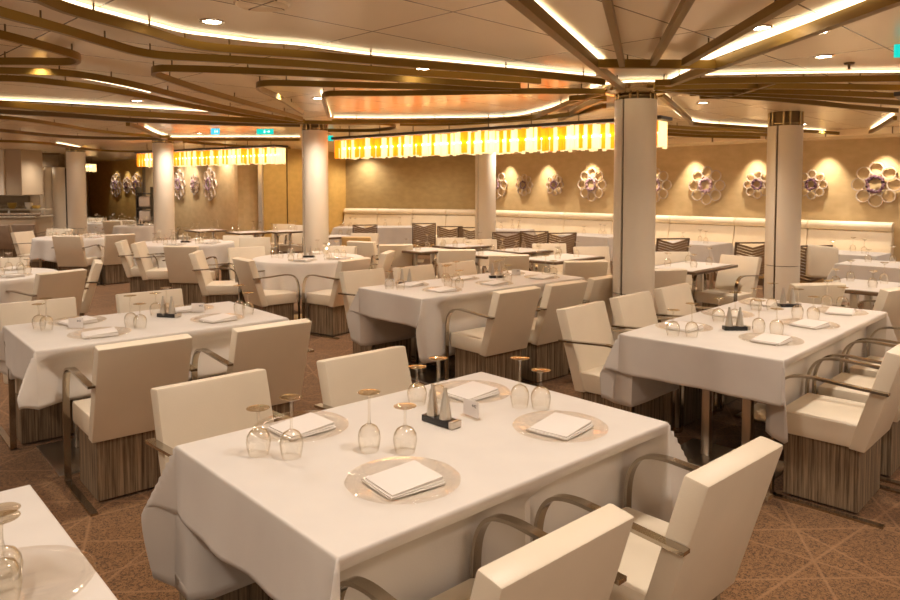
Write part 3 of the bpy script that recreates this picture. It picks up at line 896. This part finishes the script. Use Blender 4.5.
T1 = Tab((176,446), (338,556), (666,422))
T2 = Tab((619,334), (783,360), (885.5,311.7))
T3 = Tab((352,288.5), (421.8,299), (583,277.5))
T4 = Tab((-3,326.5), (36,350.7), (286.7,317.7))
for n_t, T in (('T1',T1),('T2',T2),('T3',T3),('T4',T4)): print(n_t, T.c, T.ang, T.a, T.b)

BACKR = 0.345
def side_chairs(T, specs, kind='leather'):
    pushes = []
    for u, side, off, label in specs:
        ctr = T.p(u, side*(T.b+off-BACKR))
        face = T.ang+90 if side > 0 else T.ang-90
        chair_at(ctr.x, ctr.y, face, label, kind)
        reach = 0.19-(off-BACKR)   # how far the chair front comes in under the edge
        # cloth local: x along e1, y along +90deg which is the far side
        pushes.append((u, -side, max(0.0, reach)+0.032))
    return pushes

p1 = side_chairs(T1, [(-0.38, 1, 0.395, 'cream armchair nearest the camera at the front table'),
                      (0.36, 1, 0.43, 'cream armchair at the front table, nearest its right corner'),
                      (-0.39, -1, 0.45, 'cream armchair across the front table, behind its left pair of glasses'),
                      (0.32, -1, 0.40, 'cream armchair across the front table, farther one behind the mill tray')])
rect_table(T1.c.x, T1.c.y, T1.ang, T1.a, T1.b, 'front dining table wholly under a white cloth', 'white cloth over the front table with four glass plates', pushes=p1, seed=1)
p2 = side_chairs(T2, [(-0.57, 1, 0.44, 'cream armchair nearest on the right side of the right long table'),
                      (0.05, 1, 0.44, 'middle cream armchair on the right side of the right long table'),
                      (0.66, 1, 0.44, 'farthest cream armchair on the right side of the right long table'),
                      (-0.66, -1, 0.47, 'cream armchair on the left side of the right long table, nearest one'),
                      (-0.02, -1, 0.48, 'middle cream armchair on the left side of the right long table'),
                      (0.60, -1, 0.48, 'farthest cream armchair on the left side of the right long table')])
rect_table(T2.c.x, T2.c.y, T2.ang, T2.a, T2.b, 'right long dining table on square steel posts', 'white cloth over the right long table with two mill trays', Ld=0.42, pushes=p2, seed=2)
p3 = side_chairs(T3, [(-0.45, 1, 0.50, 'cream armchair at the near side of the middle long table, leftmost'),
                      (0.13, 1, 0.50, 'middle cream armchair at the near side of the middle long table'),
                      (0.70, 1, 0.48, 'right cream armchair at the near side of the middle long table'),
                      (-0.62, -1, 0.50, 'left cream armchair at the far side of the middle long table'),
                      (-0.05, -1, 0.45, 'middle cream armchair at the far side of the middle long table'),
                      (0.52, -1, 0.45, 'right cream armchair at the far side of the middle long table')])
rect_table(T3.c.x, T3.c.y, T3.ang, T3.a, T3.b, 'middle long dining table behind the front table', 'white cloth over the middle long table behind the front one', pushes=p3, seed=3)
p4 = side_chairs(T4, [(-0.33, 1, 0.50, 'cream armchair with its back to the camera at the left table, striped box in view'),
                      (0.36, 1, 0.52, 'cream armchair at the near side of the left table, right one'),
                      (-0.46, -1, 0.42, 'cream armchair across the left table at the picture edge'),
                      (0.26, -1, 0.36, 'cream armchair across the left table behind its mill tray')])
rect_table(T4.c.x, T4.c.y, T4.ang, T4.a, T4.b, 'left dining table with two number cards', 'white cloth over the left table with two number cards', Ld=0.31, pushes=p4, seed=4)
# bottom-left table: its far right corner is in view
c5 = at(28, 485, TOP)
e1, e2 = T1.e1, T1.e2
cc5 = c5 - e1*0.72 + e2*0.50
rect_table(cc5.x, cc5.y, T1.ang, 0.72, 0.50, 'dining table cut by the bottom left corner', 'white cloth over the bottom left corner table', Ld=0.26, s=0.2, seed=5)

# ---- front table ware
G1 = 'wine glasses upside down on the front table'
for px, py, k, w in ((291,397,'tall','over the left plate of the front table'), (258,408,'short','nearest the left corner of the front table'),
                     (369,392,'tall','left of the nearest plate of the front table'), (405,406,'short','behind the nearest plate of the front table'),
                     (438,358,'tall','behind the mills of the front table'), (417,366.5,'short','left behind the mills of the front table'),
                     (520,358,'tall','behind the right plate of the front table'), (541,370,'short','above the right plate rim of the front table')):
    q = at(px, py, TOP+(0.192 if k == 'tall' else 0.15))
    glass(q.x, q.y, TOP+0.0008, k, ('tall' if k == 'tall' else 'short')+' wine glass upside down '+w, G1)
rzt = math.radians(T1.ang)
for px, py, w in ((301,430,'at the left of the front table'), (403,484,'nearest the camera on the front table'), (470,395,'at the far side of the front table'), (560,430,'at the right of the front table')):
    q = at(px, py, TOP); plate(q.x, q.y, TOP+0.001, rzt+random.uniform(-0.15, 0.15), w)
q = at(441, 424, TOP); mills(q.x, q.y, TOP+0.001, math.radians(-44), 'at the centre of the front table')
q = at(471, 418, TOP); number_card(q.x, q.y, TOP+0.001, math.radians(-50), 'at the centre of the front table', '442')

def set_places(T, us, desc, far=False, cards=(), trays=(), grp=None, skip=()):
    """a plate, a napkin and two upturned glasses at each place"""
    names = {2: ('left', 'right'), 3: ('left', 'middle', 'right')}[len(us)]
    for side, sn in ((1, 'near'), (-1, 'far')):
        for i, u in enumerate(us):
            wh = 'at the %s %s place of %s' % (sn, names[i], desc)
            q = T.p(u, side*(T.b-0.20)); plate(q.x, q.y, TOP+0.001, math.radians(T.ang)+random.uniform(-0.2, 0.2), wh)
            for du, dv, k in ((0.20, 0.34, 'tall'), (0.24, 0.25, 'short')):
                du += random.uniform(-.02, .02)
                q = T.p(u+du*side, side*(T.b-dv)); glass(q.x, q.y, TOP+0.0008, k, '%s upturned wine glass %s' % (k, wh), grp)
set_places(T4, (-0.36, 0.34), 'the left table', grp='wine glasses upside down on the left table')
set_places(T3, (-0.60, 0.0, 0.62), 'the middle long table', grp='wine glasses upside down on the middle long table')
set_places(T2, (-0.57, 0.05, 0.66), 'the right long table', grp='wine glasses upside down on the right long table')
q = at(169, 317, TOP); mills(q.x, q.y, TOP+0.001, math.radians(-15), 'on the left table')
q = at(76, 329, TOP); number_card(q.x, q.y, TOP+0.001, math.radians(8), 'at the left of the left table', '443')
q = at(198, 313, TOP); number_card(q.x, q.y, TOP+0.001, math.radians(8), 'at the right of the left table', '444')
q = at(407, 284.5, TOP); mills(q.x, q.y, TOP+0.001, 0, 'at the left of the middle long table')
q = at(497, 278, TOP); mills(q.x, q.y, TOP+0.001, 0.2, 'at the right of the middle long table')
q = at(419, 286.5, TOP); number_card(q.x-0.25, q.y, TOP+0.001, 0.2, 'at the left of the middle long table', '445')
q = at(516, 276, TOP); number_card(q.x, q.y, TOP+0.001, 0.2, 'at the right of the middle long table', '446')
q = at(736, 330, TOP); mills(q.x, q.y, TOP+0.001, math.radians(0), 'at the near part of the right long table')
q = at(789, 307, TOP); mills(q.x, q.y, TOP+0.001, math.radians(0), 'at the far part of the right long table')
# bottom left table ware
q = at(0, 510, TOP+0.192); glass(q.x, q.y, TOP+0.0008, 'tall', 'tall wine glass upside down at the left edge of the bottom left table', 'glasses on the bottom left table')
q = at(-2, 536, TOP+0.10); glass(q.x+0.02, q.y-0.02, TOP+0.0008, 'short', 'short wine glass upside down at the left edge of the bottom left table', 'glasses on the bottom left table')
q = at(8, 592, TOP); plate(q.x, q.y, TOP+0.001, rzt, 'on the bottom left table', napkin=False)

# ------------------------------------------------------------------ round tables
def round_cloth(R, drop, seed, n=96):
    rnd = random.Random(seed); k = rnd.choice((9, 10, 11)); ph = rnd.uniform(0, 6)
    prof = [(0, 0), (R*0.5, 0), (R-0.01, 0), (R, -0.004), (R+0.006, -0.012)]
    m = 10
    for i in range(1, m+1): prof.append((R+0.008, -0.012-(drop-0.012)*i/m))
    bm = bmesh.new(); c = bm.verts.new((0, 0, 0)); rings = []
    for r, z in prof[1:]:
        w = max(0, -z-0.012)/drop
        ring = []
        for i in range(n):
            a = 2*PI*i/n
            rr = r + w*0.075*(0.5+0.5*math.sin(k*a+ph+0.7*math.sin(3*a)))
            ring.append(bm.verts.new((rr*math.cos(a), rr*math.sin(a), z*(1+0.12*w*math.sin(4*a)))))
        rings.append(ring)
    for i in range(n): bm.faces.new((c, rings[0][i], rings[0][(i+1) % n]))
    for A, B in zip(rings, rings[1:]):
        for i in range(n): bm.faces.new((A[i], B[i], B[(i+1) % n], A[(i+1) % n]))
    return bm
def round_table(cx, cy, R, desc, drop=0.36, seed=0, glasses=6):
    t = thing('round_table', 'round dining table under a white cloth, '+desc, 'table', (cx, cy, 0), 0, 'round dining tables')
    obj('tabletop', cyl(bmesh.new(), R-0.01, 0.715, TOP-0.004, 40), M['walnut'], t)
    obj('pedestal', cyl(bmesh.new(), 0.05, 0.02, 0.715, 20), M['steel'], t)
    obj('foot_plate', cyl(bmesh.new(), 0.3, 0, 0.02, 32), M['steel'], t)
    cloth_object(round_cloth(R, drop, seed), 'white cloth on the round table '+desc, (cx, cy, TOP), 0)
    for i in range(glasses):
        a = 2*PI*(i+0.3)/glasses
        cl = ['right', 'far right', 'far left', 'left', 'near left', 'near right'][i % 6]
        for k, rr in (('ftall', R-0.32), ('fshort', R-0.25)):
            aa = a+(0.10 if k == 'ftall' else -0.12)
            glass(cx+rr*math.cos(aa), cy+rr*math.sin(aa), TOP+0.001, k, '%s upturned glass, %s of round table %s' % ('tall' if k == 'ftall' else 'short', cl, desc), 'upturned glasses on the round tables')
    for i, cl in ((4, 'near left'), (5, 'near right'), (1, 'far right')):
        a = 2*PI*(i+0.3)/6
        plate(cx+(R-0.2)*math.cos(a+0.25), cy+(R-0.2)*math.sin(a+0.25), TOP+0.001, a, 'at the %s of round table %s' % (cl, desc))
    mills(cx, cy, TOP+0.001, 0.1, 'on the round table '+desc)
def D2(px, py): p = at(px, py, TOP); return p.x, p.y
x9, y9 = D2(309, 257.5); round_table(x9, y9, 0.66, 'before the third column', seed=9)
x8, y8 = D2(186, 242.5); round_table(x8, y8, 0.70, 'before the second column', seed=8)
x7, y7 = D2(77, 237); round_table(x7, y7, 0.66, 'before the first column', seed=7)
x6, y6 = D2(-12, 274.5); round_table(x6, y6, 0.60, 'cut by the left edge', seed=6)
for (px, py, f, lb) in (
    (243,257,38,'armchair with its back to the camera left of the round table before the third column'),
    (355,257,146,'cream armchair facing left at the round table before the third column'),
    (340,244.5,-105,'cream armchair on the far side of the round table, just right of the third column'),
    (246,245.5,-60,'cream armchair on the far left side of the round table before the third column'),
    (196,250,8,'cream armchair seen side on, between the two middle round tables'),
    (121,239.5,14,'cream armchair left of the round table before the second column, farther of two'),
    (138,241,8,'cream armchair left of the round table before the second column, nearer of two'),
    (181,244.5,84,'cream armchair with its back to the camera before the second column'),
    (22,230.5,-8,'cream armchair facing right at the left of the round table before the first column'),
    (67,234.5,88,'cream armchair with its back to the camera before the first column'),
    (120,233,128,'cream armchair right of the round table before the first column'),
    (60,227.5,-88,'cream armchair behind the round table before the first column'),
    (5,256,-70,'cream armchair behind the round table at the left edge'),
    (62,269,152,'cream armchair seen from behind right of the round table at the left edge'),
    (98,259,208,'cream armchair turned sideways in the aisle behind the left table'),
    (238,234,-80,'left small cream armchair of two behind the round tables'),
    (255,236,-75,'right small cream armchair of two behind the round tables'),
    (365,232,-95,'cream armchair facing the camera before the plain banquette, left'),
    (356,235.5,80,'amber lit armchair at the left small table by the plain banquette'),
    (361,240,62,'cream armchair seen from behind right of the third column'),
    (396,243,104,'cream armchair seen from behind at the middle of the room'),
    (388,250,172,'thin side view of a cream armchair behind the middle long table'),
    (457,248,96,'cream armchair seen from behind at the small table by the fourth column'),
    (452,236.5,-90,'cream armchair facing the camera left of the fourth column'),
    (481,238,-85,'cream armchair facing the camera before the fourth column'),
    (509,253,92,'cream armchair seen from behind right of the fourth column'),
    (549,242,-88,'cream armchair facing the camera at the small square table between the columns'),
    (591,245,-84,'cream armchair facing the camera just left of the white column'),
    (586,259,96,'cream armchair seen from behind left of the white column'),
    (663,267,98,'cream armchair seen from behind right of the white column'),
    (670,250,-92,'cream armchair facing the camera right of the white column'),
    (741,254,-142,'cream armchair with a chrome arm facing left before the wall table'),
    (818,281,100,'cream armchair seen from behind over the right long table'),
    (902,285,118,'armchair back cut by the right edge behind the right long table'),
    (178,217,-90,'left tiny cream armchair at the far wall right of the second column'),
    (192,218,-80,'middle tiny cream armchair at the far wall right of the second column'),
    (204,219,170,'right tiny cream armchair at the far wall right of the second column'),
    (284,223,-100,'left cream armchair at the gold wall'),
    (296,224,-90,'right cream armchair at the gold wall beside the third column'),
    (95,217,-90,'cream armchair far away between the first two columns'),
    (112,220,80,'cream armchair far away behind the first round table'),
    (124,219.5,92,'cream armchair far away before the shelf tower')):
    kd = 'leather_amber' if 'amber' in lb else 'leather'  # the amber light on this chair is put into its leather colour
    chair_px(px, py, f, lb, kd)
for (px, py, f, lb) in ((23,223.5,88,'dark taupe armchair at the buffet counter'), (-2,224,88,'dark taupe armchair at the left edge by the buffet')):
    chair_px(px, py, f, lb, 'leather_taupe')
for (px, py, f, lb) in (
    (365,224.5,100,'woven dark chair at the plain banquette, leftmost'),
    (424,223,95,'woven chair with chevron back at the plain banquette'),
    (450,226,88,'woven chair at the plain banquette left of the fourth column'),
    (471,227,85,'woven chair at the plain banquette half behind the fourth column'),
    (507,232,80,'woven chair just right of the fourth column'),
    (534,231,92,'woven chevron chair before the flower wall'),
    (562,232.5,100,'woven chair beside the chevron one before the flower wall'),
    (673,238,95,'woven chair with a low wooden back right of the white column'),
    (753,242,92,'woven chair left of the lower right column'),
    (815,245,102,'woven chair right of the lower right column with a leaning cushion')):
    chair_px(px, py, f, lb, 'wicker', 0.28)
p = at(815, 247, 0.86)
cu = bmesh.new(); box(cu, -0.2, 0.2, -0.045, 0.045, -0.2, 0.2, 0.035, 3)
o = obj('cushion', cu, M['leather'], loc=(p.x+0.03, p.y-0.12, 0.685), rz=0.1); o.rotation_euler = (-0.2, 0.12, 0.1)
finish(o, 'cream cushion leaning on the woven chair right of the lower right column', 'cushion')

# ------------------------------------------------------------------ cafe tables with bare tops
def cafe_mesh(hl=0.31):
    t = thing('cafe_table', 'x', 'table')
    obj('tabletop', bmbox(-hl, hl, -0.31, 0.31, 0.72, 0.748, 0.004), M['walnut'], t)
    for x in (-hl*0.5, hl*0.5): obj('post', bmbox(x-0.02, x+0.02, -0.03, 0.03, 0.015, 0.72, 0.003), M['steel'], t)
    obj('foot_plate', bmbox(-hl*0.8, hl*0.8, -0.22, 0.22, 0, 0.015, 0.003), M['steel'], t)
    return t
def runner_mesh(hl=0.31):
    bm = bmesh.new(); box(bm, -hl+0.04, hl-0.04, -0.25, 0.25, 0, 0.004, 0.0015, 1)
    return finish(obj('table_runner', bm, M['linen'], smooth=False), 'x', 'runner')
def cafe(px, py, rz, desc, hl=0.31, ng=4):
    x, y = D2(px, py); rz = math.radians(rz)
    place(POOL, 'cafe%g' % hl, lambda: cafe_mesh(hl), (x, y, 0), rz, 'square bare wooden table '+desc, 'bare topped small tables')
    place(POOL, 'runner%g' % hl, lambda: runner_mesh(hl), (x, y, 0.7485), rz, 'white runner on the bare table '+desc, 'white table runners')
    for i, w in zip(range(ng), ('left near', 'right near', 'left far', 'right far')):
        u = (-0.2, 0.2)[i % 2]+random.uniform(-.05, .05); v = (-0.12, 0.14)[i//2]
        glass(x+u*math.cos(rz)-v*math.sin(rz), y+u*math.sin(rz)+v*math.cos(rz), 0.7535, 'ftall' if i % 2 else 'fshort',
              '%s upturned glass on the bare table %s' % (w, desc), 'upturned glasses on the small tables')
for a in ((334,236,42,'behind the third column'), (424,249.5,42,'in the middle of the room'), (462,245.5,42,'left of the fourth column foot'),
          (486,253.5,42,'behind the middle long table'), (521,250,42,'right of the fourth column'),
          (560,257.5,45,'left of the white column',0.5), (690,266,45,'right of the white column',0.5),
          (862,285,45,'behind the right long table',0.42), (248,232,42,'at the gold wall, left'), (283,231,42,'at the gold wall, right'),
          (206,230,42,'below the left ring flowers')):
    cafe(*a)

def side_table(px, py, ang, a, b, desc, Ld=0.42):
    x, y = D2(px, py)
    rect_table(x, y, ang, a, b, 'small clothed table '+desc, 'white cloth over the small table '+desc, s=Ld*0.9, Ld=Ld, seed=int(px))
    for i, w in enumerate(('left', 'right', 'middle')):
        r = math.radians(ang); u = (-a*0.5, a*0.5, 0)[i]; v = (0.05, -0.05, 0.2)[i]
        glass(x+u*math.cos(r)-v*math.sin(r), y+u*math.sin(r)+v*math.cos(r), TOP+0.001, 'ftall' if i else 'fshort', w+' upturned glass on the small clothed table '+desc, 'upturned glasses on the small tables')
for a in ((694,242.5,-45,0.42,0.36,'against the banquette between the right columns'),
          (399,226.5,0,0.60,0.36,'against the plain banquette'),
          (349,227,0,0.28,0.30,'at the left end of the plain banquette'),
          (594,235,-45,0.50,0.36,'at the banquette left of the white column'),
          (510,229.5,-20,0.40,0.36,'at the banquette by the fourth column'),
          (848,252.5,-45,0.40,0.32,'at the banquette near the right edge'),
          (888,264,-45,0.42,0.36,'before the banquette at the right edge')):
    side_table(*a)
for px, py, R, de in ((105,222,0.7,'far behind the first column'), (141,225.5,0.55,'far beside the second column')):
    x, y = D2(px, py); round_table(x, y, R, de, seed=int(px))

# ------------------------------------------------------------------ buffet corner at the far left
def simple(name, bm, mat, label, cat, loc=None, rz=0, smooth=False, group=None):
    return finish(obj(name, bm, M[mat], loc=loc, rz=rz, smooth=smooth), label, cat, group)
bx0, bx1 = D(-120, 16.5), D(42, 16.5)
t = thing('buffet_counter', 'stone topped buffet counter at the far left edge', 'counter', (0, 16.2, 0))
obj('counter_body', bmbox(bx0.x, bx1.x, 0, 0.7, 0, 0.90, 0.01), M['panel'], t, smooth=False)
obj('counter_top', bmbox(bx0.x-0.03, bx1.x+0.03, -0.04, 0.74, 0.90, 0.94, 0.01), M['stone'], t, smooth=False)
obj('raised_shelf', bmbox(bx0.x, bx1.x, 0.35, 0.7, 1.06, 1.09, 0.004), M['stone'], t, smooth=False)
for k in range(5): obj('shelf_post', bmbox(-0.015, 0.015, 0.5, 0.53, 0.94, 1.06), M['steel'], t, smooth=False, loc=(bx1.x-0.1-k*0.8, 0, 0))
hx0, hx1 = D(-120, 16.4), D(29, 16.4)
t = thing('buffet_hood', 'pale box hood hanging over the buffet at the far left', 'hood', (0, 16.1, 0))
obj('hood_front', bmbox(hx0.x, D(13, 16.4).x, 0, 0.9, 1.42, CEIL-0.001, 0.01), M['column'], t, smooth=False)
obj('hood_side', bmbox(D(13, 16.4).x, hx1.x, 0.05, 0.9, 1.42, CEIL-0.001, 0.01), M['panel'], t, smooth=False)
simple('back_counter', bmbox(D(-120,18).x, D(38,18).x, 0, 0.3, 0.0, 1.40, 0.01), 'wall_brown', 'brown back counter behind the buffet', 'counter', (0, 17.6, 0))
for k, (px, w, h, mt, nm, lb) in enumerate(((3,0.12,0.10,'plate','glass_bowl','left glass bowl on the buffet shelf'), (12,0.10,0.14,'fruit','fruit_basket','basket of yellow fruit on the buffet shelf'),
        (21,0.12,0.08,'plate','glass_bowl','middle glass bowl on the buffet shelf'), (29,0.09,0.15,'linen','white_bowl','white bowl stack on the buffet shelf'), (36,0.10,0.08,'fruit','fruit_basket','small basket at the right end of the buffet shelf'))):
    c = D(px, 16.75)
    simple(nm, lathe(bmesh.new(), [(0, 0), (w*0.5, 0), (w*0.9, h*0.5), (w, h), (w*0.92, h), (w*0.7, h*0.5), (0, h*0.35)], 20), mt, lb, 'bowl', (c.x, c.y, 1.091), smooth=True)
for k in range(8):
    c = D(-2+k*5.5, 16.3)
    place(POOL, 'dish', lambda: finish(obj('serving_dish', lathe(bmesh.new(), [(0, 0), (0.05, 0), (0.10, 0.03), (0.11, 0.06), (0.10, 0.06), (0.05, 0.02), (0, 0.02)], 20), M['pearl']), 'x', 'dish'),
          (c.x, c.y, 0.941), 0, '%s serving dish on the buffet counter, counted from the left edge' % ('first','second','third','fourth','fifth','sixth','seventh','eighth')[k], 'serving dishes on the buffet counter')
# curved entrance panels, porthole
for px, w, lb in ((48, 0.34, 'left tall curved beige screen panel by the first column'), (60, 0.30, 'right tall curved beige screen panel by the first column')):
    c = D(px, 18.3)
    bm = bmesh.new(); pr = [(0.5*w*math.cos(PI*i/12), -0.18*math.sin(PI*i/12)) for i in range(13)]
    va = [bm.verts.new((x, y, 0)) for x, y in pr]; vb = [bm.verts.new((x, y, 2.1)) for x, y in pr]
    for i in range(12): bm.faces.new((va[i], va[i+1], vb[i+1], vb[i]))
    bm.faces.new(va); bm.faces.new(vb); bm.faces.new((va[0], vb[0], vb[12], va[12]))
    simple('screen_panel', bm, 'column', lb, 'screen', (c.x, c.y, 0), smooth=True)
simple('entrance_lintel', bmbox(D(30,18.6).x, D(68,18.6).x, 0, 0.3, 2.11, CEIL-0.001, 0.01), 'wall_brown', None, None, (0, 18.2, 0))['kind'] = 'structure'
simple('dark_doorway', bmbox(D(62.5,19).x, D(68,19).x, 0, 0.05, 0, 2.1), 'dark', None, None, (0, 19, 0))['kind'] = 'structure'
simple('partition', bmbox(D(38,18).x, D(43,18).x, 0, 0.1, 0, 2.11, 0.01), 'column', None, None, (0, 18, 0))['kind'] = 'structure'
c = D(32.5, 17.645)
t = thing('round_porthole', 'dark round window behind the buffet', 'porthole', (c.x, c.y, 1.58))
obj('rim', tube(bmesh.new(), [(0.10*math.cos(2*PI*i/24), 0, 0.10*math.sin(2*PI*i/24)) for i in range(24)], 0.04, 0.02, side=Vector((0,1,0)), closed=True), M['steel'], t)
bm = bmesh.new(); vs = [bm.verts.new((0.095*math.cos(2*PI*i/24), 0, 0.095*math.sin(2*PI*i/24))) for i in range(24)]; bm.faces.new(vs)
obj('pane', bm, M['black'], t, smooth=False)
simple('porthole_wall', bmbox(D(29.5,17.7).x, D(40,17.7).x, 0, 0.06, 0, CEIL-0.001), 'panel', None, None, (0, 17.66, 0))['kind'] = 'structure'
# shelf tower
c = D(146.5, 17.6)
t = thing('shelf_tower', 'narrow pale shelf tower left of the second column', 'shelf', (c.x, c.y, 0))
for i in range(5): obj('shelf_board', bmbox(-0.17, 0.17, -0.17, 0.17, 0.35*i+0.02, 0.35*i+0.05), M['dark'], t, smooth=False)
for i in range(4):
    obj('bottle_crate', bmbox(-0.15, 0.15, -0.15, 0.15, 0.35*i+0.051, 0.35*i+0.33, 0.05, 3), M['pearl'], t)
for sx in (-1, 1):
    obj('side_board', bmbox(sx*0.18-0.01, sx*0.18+0.01, -0.17, 0.17, 0, 1.6), M['dark'], t, smooth=False)

# ------------------------------------------------------------------ world, exposure
w = bpy.data.worlds.new('world'); sc.world = w; w.use_nodes = True
bg = w.node_tree.nodes['Background']; bg.inputs[0].default_value = (1.0, 0.84, 0.66, 1); bg.inputs[1].default_value = 0.4  # added warm ambient fill, entering by the open sides of the room
vs_ = sc.view_settings
vs_.view_transform = 'Standard'; vs_.look = 'None'; vs_.gamma = 1; vs_.exposure = 0.84; vs_.use_curve_mapping = False

import collections
_c = collections.Counter(o.get('label') for o in bpy.data.objects if o.parent is None and o.get('label'))
for _l, _n in _c.items():
    if _n > 1 or len(_l.split()) > 16 or len(_l.split()) < 4: print('LABEL', _n, len(_l.split()), _l)
